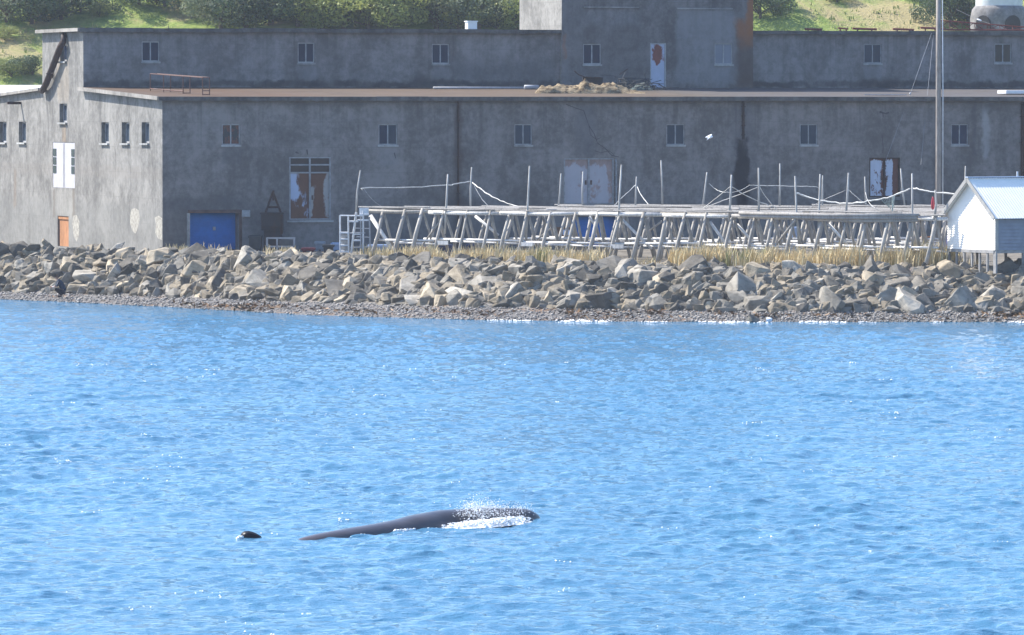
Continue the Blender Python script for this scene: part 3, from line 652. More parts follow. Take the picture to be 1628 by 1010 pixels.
# cracks across the front
def crack(pts, w, v=0.0):
    m = MB(); P = [fz(x, y, v) for x, y in pts]
    for (a, z), (a2, z2) in zip(P, P[1:]):
        d = Vector((a2-a, z2-z)).normalized()*w; n = Vector((-d.y, d.x))
        m.add([(a+n.x, v-.003, z+n.y), (a2+n.x*.6, v-.003, z2+n.y*.6), (a2-n.x*.6, v-.003, z2-n.y*.6), (a-n.x, v-.003, z-n.y)], [(0, 1, 2, 3)])
    m.build('crack', M_crack, bld, local=True)
M_crack = simple('crack_dark', (.065, .06, .06), .95)
crack([(900, 166), (915, 172), (928, 176), (936, 200), (944, 212), (950, 228), (962, 236), (972, 247), (984, 250)], .022)
crack([(936, 200), (939, 215), (948, 222), (955, 219)], .015); crack([(946, 240), (955, 243), (968, 240), (976, 246)], .015); crack([(1398, 178), (1408, 181), (1413, 179)], .05); crack([(1403, 179), (1404, 187)], .03)
crack([(1402, 215), (1404, 236), (1403, 244)], .02); crack([(627, 243), (629, 252)], .03); crack([(488, 238), (489, 246)], .04); crack([(470, 242), (475, 244)], .04)

# --- end wall: two aisles and the tall middle
e0 = endm(0); ops = []; ew = []
for px, w, y0, y1, fm in ((167.5, 12, 194.5, 228, M_frame), (200, 12, 194.5, 228, M_frame), (231.5, 12, 194.5, 228, M_frame)):
    a1, z1 = ez(px-w/2, y0); a0, z0 = ez(px+w/2, y1); ew.append((a0, a1, z0, z1)); ops.append((a0, a1, z0, z1, .28))
m = MB(); wall(m, e0, 0, V1, -.6, ZE, ops)
m.add([(0, 0, ZE), (0, V1, ZE), (0, V1, ZA-.1)], [(0, 1, 2)])
ops2 = []
for px, w, y0, y1 in ((101, 12, 165, 195), (101.5, 10.5, 70, 97.5)):
    a1, z1 = ez(px-w/2, y0); a0, z0 = ez(px+w/2, y1); ew.append((a0, a1, z0, z1)); ops2.append((a0, a1, z0, z1, .28))
a1, z1 = ez(84, 226); a0, z0 = ez(119, 300); DE = (a0, a1, z0, z1); ops2.append((*DE, .12))
a1, z1 = ez(91.5, 343); a0, z0 = ez(109, 393); DO = (a0, a1, z0, z1); ops2.append((*DO, .2))
wall(m, e0, V1, V2, -.6, ZT, ops2); ops3 = []
for px, w, y0, y1 in ((36, 11.5, 193.5, 227), (5, 11.5, 193.5, 227), (-26, 11.5, 193.5, 227)):
    a1, z1 = ez(px-w/2, y0); a0, z0 = ez(px+w/2, y1); ew.append((a0, a1, z0, z1)); ops3.append((a0, a1, z0, z1, .28))
wall(m, e0, V2, V3, -.6, ZE, ops3); m.add([(0, V2, ZE), (0, V3, ZE), (0, V2, ZA-.1)], [(0, 1, 2)])
m.build('end_wall', M_endw, bld, local=True)
for i, w in enumerate(ew): window(e0, *w, .27, 2, M_framew, [M_glassl, M_glassl] if i != 4 else [M_glassy, M_glass], sill=.12, fw=.09)
M_wht = simple('door_white', (.44, .43, .45), .6, .08); M_org = timber('door_orange', (.42, .20, .095))
a0, a1, b0, b1 = DE; dd = MB(); mbox(dd, e0, a0+.01, a1-.01, b0+.01, b1-.01, .02, .08); cc = (a0+a1)/2
for q in (-.12, .12): mbox(dd, e0, cc+q-.03, cc+q+.03, b0+.05, b1-.05, .0, .019)
de = dd.build('door', M_wht, bld, local=True); de['label'] = 'white double door with narrow glass strips'
for s in (0, 1):
    for k in range(3):
        x0 = a0+.12 if s == 0 else a1-.12-.62; zz = b1-.28-(k+1)*.44; p = MB(); mbox(p, e0, x0, x0+.62, zz, zz+.38, -.004, .018); p.build('pane', M_glassl, de, local=True)
a0, a1, b0, b1 = DO; dd = MB(); n = 6
for k in range(n): mbox(dd, e0, a0+.01+(a1-a0-.02)*k/n+.006, a0+.01+(a1-a0-.02)*(k+1)/n-.006, b0+.01, b1-.18, .1, .16)
mbox(dd, e0, a0+.01, a1-.01, b1-.17, b1-.02, .04, .18); od = dd.build('door', M_org, bld, local=True); od['label'] = 'orange brown plank door'
M_patch = simple('plaster_pale', (.32, .30, .26), .9, .35, 5)
for pts in ([(209, 333), (215, 331), (221, 335), (222, 350), (219, 364), (215, 372), (210, 366), (207, 356), (207, 342)], [(246, 346), (252, 343), (257.6, 347), (257.6, 382), (251, 379), (247, 370), (248, 358)], [(117, 343), (122, 342), (126, 352), (126, 372), (122, 385), (117, 376), (115, 356)]):
    q = [ez(x, y) for x, y in pts]; m = MB(); m.add([(-.004, a, z) for a, z in q] + [(.01, a, z) for a, z in q], [tuple(range(len(q)))] + [(k, (k+1) % len(q), len(q)+(k+1) % len(q), len(q)+k) for k in range(len(q))])
    m.build('plaster_patch', M_patch, bld, local=True)
# slanting exhaust pipe with its bracket
M_pipe = rusty('pipe_rust', (.032, .023, .022), .6, 1.4, (.045, .024, .019))
pp = [(102.5, 56, .02), (102.5, 58, -.15), (101.5, 66, -.25), (96, 76, -.28), (86, 102, -.28), (74, 133, -.28), (69, 142, -.25), (67.5, 144, -.15)]
P = []
for x, y, d in pp:
    v, z = ez(x, y, d); P.append((d, v, z))
m = MB(); m.path(P, [.16, .16, .165, .17, .17, .17, .17, .17], 14); pe = m.build('exhaust_pipe', M_pipe, bld, local=True, smooth=True); pe['label'] = 'rusty pipe slanting down the end wall'
m = MB(); v, z = ez(85, 117); v2, z2 = ez(76, 117, -.5)
m.tube((0, v, z-.25), (0-.03, v, z+.1), .04); m.tube((-.02, v, z), (-.45, v2+.35, z), .03); m.tube((-.02, v, z-.22), (-.5, v2, z-.02), .025); m.tube((-.3, v2-.45, z), (-.3, v2+.7, z), .03); m.build('bracket', M_dkrust, pe, local=True)
v, z = ez(34, 164); m = MB(); mbox(m, e0, v-.08, v+.08, z-.07, z+.07, -.75, .05); m.build('beam_stub', M_dkrust, bld, local=True)

# --- attic storey, tower
fa = frm(V1); opsA = []; aw = []
for px, w, y0, y1, gm in ((240, 28, 66, 98, None), (487, 26.5, 68, 100, None), (700.5, 27.5, 70, 101.5, None)):
    a0, z1 = fz(px-w/2, y0, V1); a1, z0 = fz(px+w/2, y1, V1); aw.append((a0, a1, z0, z1, gm)); opsA.append((a0, a1, z0, z1, .12))
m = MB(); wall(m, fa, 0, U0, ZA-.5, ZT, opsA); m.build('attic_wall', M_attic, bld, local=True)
for w in aw: window(fa, *w[:4], .12, fm=M_framew)
opsA = []; aw = []
for px, w, y0, y1, gm in ((1387, 28, 70, 101, [M_glassl, M_glassl]), (1594, 27, 69.5, 100, [M_glasst, M_glasst])):
    a0, z1 = fz(px-w/2, y0, V1); a1, z0 = fz(px+w/2, y1, V1); aw.append((a0, a1, z0, z1, gm)); opsA.append((a0, a1, z0, z1, .12))
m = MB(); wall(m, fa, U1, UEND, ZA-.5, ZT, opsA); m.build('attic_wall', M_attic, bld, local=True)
for w in aw: window(fa, *w[:4], .12, gm=w[4])
ft = frm(VT); opsT = []
a0, z1 = fz(927, 70, VT); a1, z0 = fz(955.5, 102.5, VT); w1 = (a0, a1, z0, z1); a0, z1 = fz(1136, 69, VT); a1, z0 = fz(1164.5, 102.5, VT); w2 = (a0, a1, z0, z1)
a0, z1 = fz(1033.5, 69, VT); a1, z0 = fz(1058.5, 139, VT); dT = (a0, a1, z0, z1)
m = MB(); wall(m, ft, U0, U1, ZA-.8, ZTOW, [(*w1, .12), (*w2, .12), (*dT, .12)]); m.build('tower_front_wall', M_towerf, bld, local=True)
m = MB(); m.add([(U0, VT, ZA-.8), (U0, VTB, ZA-.8), (U0, VTB, ZTOW), (U0, VT, ZTOW)], [(0, 1, 2, 3)]); m.add([(U1, VT, ZA-.8), (U1, VTB, ZA-.8), (U1, VTB, ZTOW), (U1, VT, ZTOW)], [(3, 2, 1, 0)])
m.add([(U0, VTB, ZA-.8), (U1, VTB, ZA-.8), (U1, VTB, ZTOW), (U0, VTB, ZTOW)], [(0, 1, 2, 3)]); m.build('tower_side_wall', M_towers, bld, local=True)
m = MB(); m.box(U0-.2, U1+.2, VT-.2, VTB+.2, ZTOW+.002, ZTOW+.2); m.build('tower_roof', M_fasc, bld, local=True)
window(ft, *w1, .12, fm=M_framew); window(ft, *w2, .12, fm=M_framew, gm=M_glassb)
M_td = rusty('door_tower', (.44, .48, .60), .20, 2.2, (.20, .06, .045), zones=[RZ(1038, 1052, 72, 97, .38, VT, .2), RZ(1042, 1048, 95, 106, .2, VT, .1)]); fr = MB()
a0, a1, b0, b1 = dT; mbox(fr, ft, a0, a0+.05, b0, b1, .0, .11); mbox(fr, ft, a1-.07, a1, b0, b1, .0, .11); mbox(fr, ft, a0+.05, a1-.07, b1-.05, b1, .0, .11); fr.build('door_frame', M_framew, bld, local=True)
dT_ = leaf(ft, a0+.052, a1-.072, b0, b1-.052, .1, M_td); dT_['label'] = 'white steel door with a rust patch'
m = MB(); z = fz(928, 11.5, VT)[1]; mbox(m, ft, fz(928, 10, VT)[0], fz(1015, 10, VT)[0], z-.03, z+.03, -.08, -.002); m.build('ledge', M_jamb, bld, local=True); m = MB(); z = fz(928, 13, VT)[1]; mbox(m, ft, fz(1076, 10, VT)[0], fz(1164, 10, VT)[0], z-.03, z+.03, -.08, -.002); m.build('ledge', M_jamb, bld, local=True)
# --- roofs
def prism(mb, prof, u0, u1):
    n = len(prof); mb.add([(u0, v, z) for v, z in prof] + [(u1, v, z) for v, z in prof], [tuple(range(n)), tuple(reversed(range(n, 2*n)))] + [(k, (k+1) % n, n+(k+1) % n, n+k) for k in range(n)])
m = MB(); prism(m, [(-.28, ZE+.001), (V1-.003, ZA-.15), (V1-.003, ZA), (-.28, ZE+.16)], -.25, UEND); m.build('aisle_roof', M_roof, bld, local=True)
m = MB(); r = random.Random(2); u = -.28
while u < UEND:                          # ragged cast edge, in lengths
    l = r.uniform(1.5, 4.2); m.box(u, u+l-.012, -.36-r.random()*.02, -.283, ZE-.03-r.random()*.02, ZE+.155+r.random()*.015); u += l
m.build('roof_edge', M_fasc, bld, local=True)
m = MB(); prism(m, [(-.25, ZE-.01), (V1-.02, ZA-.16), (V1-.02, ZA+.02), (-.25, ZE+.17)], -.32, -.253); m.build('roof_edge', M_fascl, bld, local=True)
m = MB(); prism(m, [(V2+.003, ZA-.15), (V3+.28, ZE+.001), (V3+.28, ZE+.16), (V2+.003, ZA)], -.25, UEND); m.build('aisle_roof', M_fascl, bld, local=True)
for ua, ub in ((-.28, U0-.004), (U1+.004, UEND)):
    m = MB(); m.box(ua, ub, V1-.22, V2+.22, ZT+.002, ZT+.16); m.build('attic_roof', M_fasc, bld, local=True)
    m = MB(); u = ua
    while u < ub:
        l = min(r.uniform(2, 5), ub-u); m.box(u, u+l-.01, V1-.28-r.random()*.03, V1-.223, ZT-.02-r.random()*.03, ZT+.15+r.random()*.04); u += l
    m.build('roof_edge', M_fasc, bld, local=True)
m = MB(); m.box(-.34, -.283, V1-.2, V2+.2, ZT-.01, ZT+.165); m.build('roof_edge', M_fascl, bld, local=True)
m = MB(); m.box(0, UEND, V3-.01, V3, -.6, ZE); m.box(UEND-.01, UEND, 0, V3-.02, -.6, ZE); m.box(0, UEND, V2-.01, V2, ZA-.4, ZT); m.build('rear_wall', M_endw, bld, local=True)
# ------------------------------------------------------------------ the timber fish drying rack
FL = at(588, YH, 280.0); FR = at(1512, YH, 262.0); SD = Vector((FR.x-FL.x, FR.y-FL.y, 0)); SLEN = SD.length; SD.normalize(); PD = Vector((-SD.y, SD.x, 0))
ZB = 4.22; REAR = 281.5
def rk(s, q, z): return Vector((FL.x, FL.y, 0)) + SD*s + PD*q + Vector((0, 0, z))
def s_of(px, q=0.0):
    P = Vector((FL.x, FL.y, 0)) + PD*q; return _solve(P, SD, px)
def srange(q):                          # where a line at depth q runs inside the rack's outline
    s0 = 0.0
    if rk(0, q, 0).y > REAR: s0 = (rk(0, q, 0).y - REAR)/-SD.y
    return s0, s_of(1500, q)
M_wood = timber('weathered_timber', (.37, .345, .31)); M_pole = timber('pale_pole', (.46, .44, .41)); M_deckw = timber('deck_pole', (.33, .31, .29)); M_white = timber('white_pole', (.68, .66, .63))  # white timber; the rails' sunlit tops are put into this colour
def rack():
    r = random.Random(33)
    t = thing('fish_drying_rack', 'large weathered timber fish drying rack on A-shaped trestles in front of the factory', 'drying rack', rk(0, 0, YARD))
    apex = [609, 643, 671, 708, 744, 782, 810, 839, 875, 915, 949, 985, 1024, 1060, 1088, 1125, 1167, 1203, 1232, 1267, 1308, 1345, 1379, 1416, 1451, 1488]
    n = 0; extra = MB()
    def leg(p, q, rad):
        nonlocal n
        m = MB() if n < 96 else extra
        b = (p+q)/2 + Vector((r.gauss(0, .03), r.gauss(0, .03), 0)); m.path([p, b, q], [rad, rad*1.02, rad*.85], 7); n += 1
        if m is not extra: m.build('leg', M_wood, t, smooth=True)
    rows = [0.0, 2.7, 5.6, 8.8, 12.0, 15.2]
    for ri, q in enumerate(rows):
        s0, s1 = srange(q)
        ss = [s_of(a) for a in apex] if ri == 0 else list(np.arange(s0+.5, s1, 1.45 if ri < 3 else 1.9) + r.uniform(0, .6))
        for s in ss:
            s += r.uniform(-.05, .05); a = rk(s+r.uniform(-.06, .06), q, ZB+.08); w = r.uniform(.82, .98)
            leg(rk(s-.04, q-w, YARD-.15), a + Vector((0, 0, r.uniform(-.02, .08))), r.uniform(.07, .098)); leg(rk(s+.06, q+w, YARD-.1), a, r.uniform(.055, .085))
        # top beam and the low rail in lengths
        s = s0 - .15 - (.25 if ri == 0 else 0)
        while s < s1:
            l = r.uniform(3.6, 5.5); e = min(s+l, s1+.2); m = MB(); j = r.uniform(-.03, .03)
            m.path([rk(s, q-.04, ZB+j), rk((s+e)/2, q-.02, ZB+j-.03), rk(e, q, ZB+r.uniform(-.03, .03))], [.095, .085, .075], 8); m.build('beam', M_white if r.random() < .8 else M_wood, t, smooth=True); s += l-.25
        s = s0 + (.6 if ri == 0 else .2)
        while s < s1:
            l = r.uniform(3.2, 5.8); e = min(s+l, s1); z = 2.98 + r.uniform(-.08, .05); m = MB()
            m.path([rk(s, q-.42, z), rk(e, q-.40, z+r.uniform(-.06, .06))], [.055, .05], 7); m.build('rail', M_white, t, smooth=True)
            if ri in (0, 2, 4): m = MB(); m.path([rk(s+.4, q+.5, z-.12), rk(e, q+.5, z-.2)], [.05, .045], 7); m.build('rail', M_white, t, smooth=True)
            s += l-.1
    o = extra.build('rear_leg', M_wood, t, smooth=True); o['kind'] = 'stuff'
    # the decking of long poles laid along the rack, one part for each strip between trestle rows
    ed = rows + [19.5]
    for a, b in zip(ed, ed[1:]):
        m = MB(); q = a - .25
        while q < b:
            s0, s1 = srange(q); s = s0 - r.uniform(0, .5)
            if rk(s1, q, 0).y > REAR+1: break
            while s < s1:
                l = r.uniform(4, 7); e = min(s+l, s1+.1); z = ZB+.13+r.uniform(-.02, .07)+(.08 if r.random() < .12 else 0); rad = r.uniform(.03, .05)
                if r.random() < .9: m.path([rk(s, q, z), rk((s+e)/2, q+r.uniform(-.08, .08), z-.02), rk(e, q+r.uniform(-.1, .1), z+r.uniform(-.03, .05))], [rad, rad*.95, rad*.8], 5)
                s += l-.3
            q += r.uniform(.26, .44)
        if m.v: m.build('decking', M_deckw, t)
    m = MB()
    for s0, s1, z, q in ((20.6, 29.9, ZB+.13, -.32), (20.2, 29.8, ZB+.01, -.30), (24, 29.8, ZB-.1, -.22)):   # heavier poles on the front edge at the hut end
        m.path([rk(s0, q, z), rk((s0+s1)/2, q, z-.05), rk(s1, q, z)], [.075, .085, .07], 7)
    m.build('decking', M_deckw, t, smooth=True)
    # braces in the plane of the front row
    for x0, y0, x1, y1, rad, q, w in ((589, 343, 628, 403, .10, -.35, 1), (756, 344, 792, 374, .07, .5, 1), (704, 346, 673, 388, .045, .3, 0), (673, 388, 664, 401, .04, .3, 0), (876, 363, 853, 382, .04, .4, 0), (990, 350, 1036, 396, .07, .2, 1), (1052, 352, 1031, 368, .05, .6, 0),
                                      (1129, 353, 1157, 392, .07, .2, 1), (1172, 357, 1196, 384, .07, .3, 1), (1265, 349, 1229, 396, .055, -.3, 0), (1317, 356, 1347, 388, .07, .2, 1), (937, 345, 946, 358, .06, .6, 1), (858, 395, 829, 410, .03, .2, 0)):
        s, s2 = s_of(x0, q), s_of(x1, q); p, p2 = rk(s, q, 0), rk(s2, q, 0); m = MB(); m.path([at(x0, y0, p.y), at(x1, y1, p2.y)], [rad, rad*.9], 7); m.build('brace', M_white if w else M_wood, t, smooth=True)
    for x0, x1, y in ((695, 713, 386), (828, 848, 388.5), (970, 992, 392)):
        a = rk(s_of((x0+x1)/2, -.62), -.62, 0); z = at(0, y, a.y).z; hw = (x1-x0)/2*a.y/F
        m = MB(); m.obox((a.x, a.y, z), SD*hw*1.15, PD*.02, Vector((0, 0, .09))); m.build('cross_board', M_white, t)
    # tall uprights: top px,y  foot px,y  distance
    U = [(573, 271, 566, 338, 280.6), (712, 277, 707, 372, 0), (842, 264, 836, 386, 0), (988, 262, 981, 390, 0), (1163, 278, 1159, 352, 0), (1206, 267, 1206, 352, 0), (1264, 280, 1271, 400, 0), (1304, 277, 1301, 400, 0), (1349, 275, 1344, 352, 0), (1450, 276, 1451, 398, 0),
         (1487, 302, 1485, 350, 0), (750, 266, 748, 336, 289), (892, 276, 887, 336, 290), (927, 273, 926, 336, 285), (1012, 281, 1010, 336, 284), (1051, 255, 1053, 337, 282), (1124, 274, 1116, 338, 280), (1240, 260, 1239, 336, 286), (1308, 279, 1307, 340, 281), (1375, 281, 1377, 338, 278), (1432, 268, 1440, 338, 280), (1535, 264, 1534, 333, 291)]
    for x0, y0, x1, y1, d in U:
        d = min(d, 280.6)
        if not d: d = rk(s_of(x1, -.12), -.12, 0).y
        rad = .048 if d < 278 else .042
        m = MB(); a, b = at(x1, y1, d), at(x0, y0, d); m.path([a, a.lerp(b, .5)+Vector((r.gauss(0, .02), 0, 0)), b], [rad*1.15, rad, rad*.75], 7); m.build('upright_pole', M_pole, t, smooth=True)
rack()
M_rope = simple('rope_pale', (.62, .60, .56), .9, .2, 12); M_ropet = simple('rope_grey', (.38, .38, .38), .9, .2, 12)
def ropes():
    L = [('twisted pale rope running flat between the first tall poles of the rack', [(576, 302, 281), (580, 299, 281), (640, 298.5, 283), (711, 294.5, 286), (722, 293, 287), (748, 288.5, 289)], .035, 1),
         ('thin rope end drooping onto the deck beside the first pole', [(578, 299.5, 281), (586, 311, 281), (596, 321, 281.5), (608, 329.5, 282)], .016, 0),
         ('heavy rope sagging from the knotted pole down to the deck', [(751, 291, 289), (762, 299, 288), (778, 310, 287), (800, 321, 286), (818, 327, 285), (836, 331, 284)], .035, 1),
         ('thin slack rope dropping beside the knotted pole', [(753, 293, 289), (758, 303, 288.5), (766, 316, 288), (778, 330, 287.5)], .02, 0),
         ('straight guy rope from the short pole past its tall neighbour', [(1011, 294, 284), (985, 318, 281), (974, 330, 280)], .022, 1),
         ('curved rope falling from the short pole to the deck', [(1012.5, 296, 284), (1018, 308, 283), (1028, 322, 282), (1041, 334, 280)], .025, 1),
         ('slack line looping from the leaning pole to the black stain', [(1127, 292, 280), (1138, 301, 280), (1152, 306, 279), (1170, 305, 279), (1183, 300, 279), (1191, 295, 279)], .018, 1),
         ('flat knotted line strung past three poles before the dark wall', [(1191, 294.6, 279), (1206, 295, 279), (1240, 295.5, 279), (1262, 296.5, 279), (1294, 297, 279), (1303, 300, 279)], .02, 1),
         ('rope stretched down to the foot of the leaning pole', [(1161, 297, 270), (1140, 314, 272), (1116, 333, 275)], .02, 1),
         ('rope slanting to the deck across the black stain', [(1162.5, 297, 270), (1190, 313, 271), (1222, 327, 272)], .028, 1),
         ('long low rope crossing behind the stain toward the leaning pole', [(1205, 298, 269), (1180, 308, 271), (1150, 319, 274), (1118, 332, 277)], .022, 0),
         ('steep rope tied to the tallest pole by the stain', [(1208, 298, 269), (1216, 311, 269.5), (1226, 324, 270), (1236, 335, 270.5)], .026, 1),
         ('thick white rope hanging in a long bow below the white rusted doors', [(1265, 306, 267), (1280, 312, 267), (1305, 319, 266.5), (1335, 323, 266), (1368, 322, 265), (1395, 318, 264.5), (1420, 311, 264), (1447, 300, 263.5)], .045, 1),
         ('thin rope climbing to the pole before the white rusted doors', [(1345, 302, 265.5), (1310, 318, 267), (1274, 338, 268)], .018, 0),
         ('rope dropping to the deck below the white rusted doors', [(1349, 302, 265.5), (1360, 312, 266), (1378, 325, 267), (1402, 337, 268)], .025, 1),
         ('short slack cord on the pole below the white rusted doors', [(1376, 306, 278), (1379, 318, 277), (1386, 327, 276), (1398, 336, 275)], .018, 1),
         ('thick rope tied between the last tall pole and the hut', [(1452, 299, 263.5), (1470, 303, 263), (1495, 306.5, 262.5), (1526, 309, 262)], .045, 1)]
    for lab, pts, rad, w in L:
        P = [at(*p) for p in pts]; Q = []
        for i in range(len(P)-1):           # smooth the polyline
            p0, p1, p2, p3 = P[max(i-1, 0)], P[i], P[i+1], P[min(i+2, len(P)-1)]
            for k in range(5):
                u = k/5; q = .5*((2*p1)+(p2-p0)*u+(2*p0-5*p1+4*p2-p3)*u*u+(3*p1-p0-3*p2+p3)*u**3); Q.append(q + Vector((0, 0, random.gauss(0, rad*.35))))
        Q.append(P[-1]); m = MB(); m.path(Q, [rad*.72*random.uniform(.7, 1.3) for _ in Q], 6)
        tag(m.build('rope', M_rope if w else M_ropet, smooth=True), lab, 'rope', 'ropes strung on the drying rack')
ropes()
M_net = simple('net_green', (.32, .38, .36), .9, .2, 12); M_red = simple('red_plastic', (.33, .03, .045), .5, .15)
def small_rack_things():
    m = MB(); r = random.Random(4); tp = [at(1402 + i*3, 318 - i*.9, 264.3) for i in range(7)]
    for i, p in enumerate(tp):
        e = at(1414 + i*1.0 + r.uniform(-2, 2), 334 - abs(i-4)*1.5, 264.6); m.path([p, p.lerp(e, .5)+Vector((0, .05, -.05)), e], .012, 4)
    for k in (.3, .55, .8):
        for i in range(6): m.tube(tp[i].lerp(at(1415+i, 333, 264.6), k), tp[i+1].lerp(at(1416+i, 333, 264.6), k), .01, n=4)
    p, e = at(1421, 312, 264.3), at(1418.5, 336, 264.4); m.path([p, p.lerp(e, .5), e], [.05, .045, .03], 6)
    tag(m.build('net_scrap', M_net), 'ragged scrap of pale net dangling from the thick bowed rope', 'net')
    o = at(1483, 330, 263.2); m = MB(); m.lathe([(.02, -.05), (.06, 0), (.08, .12), (.075, .28), (.055, .40), (.035, .46), (.03, .52)], (o.x, o.y, o.z-.05), 14)
    m.build('red_float', M_red, smooth=True).name = 'red_float'; tag(bpy.data.objects['red_float'], 'small red float hung beside the short pole near the utility pole', 'float')
small_rack_things()

# ------------------------------------------------------------------ white steel steps at the end of the rack
M_steel = simple('galvanised_white', (.60, .61, .63), .45, .15, 6, .4); M_steeld = simple('galvanised_grey', (.30, .31, .33), .5, .2, 6, .4)
def steps():
    o = at(565, YH, 277.5); t = thing('steel_steps', 'pale steel steps with handrails and landing at the first trestle of the rack', 'steps', (o.x, o.y, YARD)); k = 277.5/F
    X = lambda px: (px-565)*k + o.x
    Z = lambda py: at(0, py, 277.5).z
    def bar(x0, y0, x1, y1, r=.022, d0=0.0, d1=None, mt=M_steel, nm='rail'):
        m = MB(); m.tube((X(x0), o.y+d0, Z(y0)), (X(x1), o.y+(d0 if d1 is None else d1), Z(y1)), r, n=6); m.build(nm, mt, t)
    for d in (0, .75):
        bar(540, 343, 540.5, 402, .03, d); bar(553, 343, 554, 402, .03, d); bar(540, 343, 578, 343.5, .025, d)
        bar(556, 371, 580, 371, .03, d, mt=M_steeld); bar(577, 335, 577, 403, .03, d); bar(587, 345, 588, 402, .028, d, mt=M_steeld); bar(573, 345, 573, 400, .022, d, mt=M_steeld); bar(555, 394, 588, 393, .02, d, mt=M_steeld)
        bar(566, 338, 558, 403, .05, d*.6, nm='stringer', mt=M_white); bar(561, 363, 588, 364, .018, d, mt=M_steeld); bar(566, 377, 588, 378, .018, d, mt=M_steeld)
    for x0, x1, y in ((540.5, 553.5, 370), (540.5, 553.5, 380), (540.5, 553.5, 390), (540.5, 553.5, 400), (555, 569, 352), (568, 586, 350), (559, 573, 382), (571, 586, 341), (560, 573, 372)):
        m = MB(); m.box(X(x0), X(x1), o.y-.02, o.y+.77, Z(y)-.045, Z(y)+.02); m.build('tread', M_steel, t)
        if y > 365 and x0 < 550: m = MB(); m.box(X(x0)+.02, X(x1)-.02, o.y+.7, o.y+.74, Z(y)-.26, Z(y)-.08); m.build('riser', M_steeld, t)
    m = MB(); m.box(X(571), X(586), o.y+.1, o.y+.16, Z(340), Z(330.5)); m.build('panel', M_steel, t)
steps()

# ------------------------------------------------------------------ clutter in front of the factory
def tub(name, lab, cat, x0, x1, y0, d, depth, mat, z0=YARD, group=None, rim=True):
    k = d/F; cx = xat((x0+x1)/2, d); hw = (x1-x0)*k/2; zt = at(0, y0, d).z; m = MB()
    t = thing(name, lab, cat, (cx, d, z0), group); b = hw*.9
    P = [(cx-b, d-depth*.45, z0+.08), (cx+b, d-depth*.45, z0+.08), (cx+b, d+depth*.45, z0+.08), (cx-b, d+depth*.45, z0+.08)]; Q = [(cx-hw, d-depth/2, zt), (cx+hw, d-depth/2, zt), (cx+hw, d+depth/2, zt), (cx-hw, d+depth/2, zt)]
    I = [(cx+(x-cx)*.88, d+(y-d)*.86, zt) for x, y, z in Q]; J = [(cx+(x-cx)*.85, d+(y-d)*.82, z0+.16) for x, y, z in Q]
    m.add(P+Q+I+J, [(3,2,1,0)] + [(i, (i+1) % 4, 4+(i+1) % 4, 4+i) for i in range(4)] + [(4+i, 4+(i+1) % 4, 8+(i+1) % 4, 8+i) for i in range(4)] + [(8+i, 8+(i+1) % 4, 12+(i+1) % 4, 12+i) for i in range(4)] + [(12,13,14,15)])
    m.build('body', mat, t, bevel=.015)
    if rim:
        m = MB(); w = .04
        m.box(cx-hw-w, cx+hw+w, d-depth/2-w, d-depth/2-.003, zt-.12, zt-.02); m.box(cx-hw-w, cx+hw+w, d+depth/2+.003, d+depth/2+w, zt-.12, zt-.02); m.box(cx-hw-w, cx-hw-.003, d-depth/2-.003, d+depth/2+.003, zt-.12, zt-.02); m.box(cx+hw+.003, cx+hw+w, d-depth/2-.003, d+depth/2+.003, zt-.12, zt-.02); m.build('rim', mat, t)
    m = MB()
    for sx in (-.6, .6): m.box(cx+sx*hw-.08, cx+sx*hw+.08, d-depth*.42, d+depth*.42, z0-.03, z0+.078)
    m.build('foot', mat, t); return t
M_tubb = simple('tub_pale_blue', (.30, .38, .52), .5, .1); M_tubg = simple('tub_grey', (.25, .27, .30), .5, .15); M_tubd = simple('tub_dark', (.035, .04, .045), .5, .2); M_maroon = simple('crate_maroon', (.11, .02, .03), .5, .2); M_navy = simple('box_navy', (.018, .028, .08), .5, .2)
M_orange = simple('box_orange', (.33, .14, .055), .7, .2); M_purple = simple('tub_lilac', (.45, .42, .62), .5, .1); M_whitep = simple('tub_white', (.62, .65, .70), .5, .1)
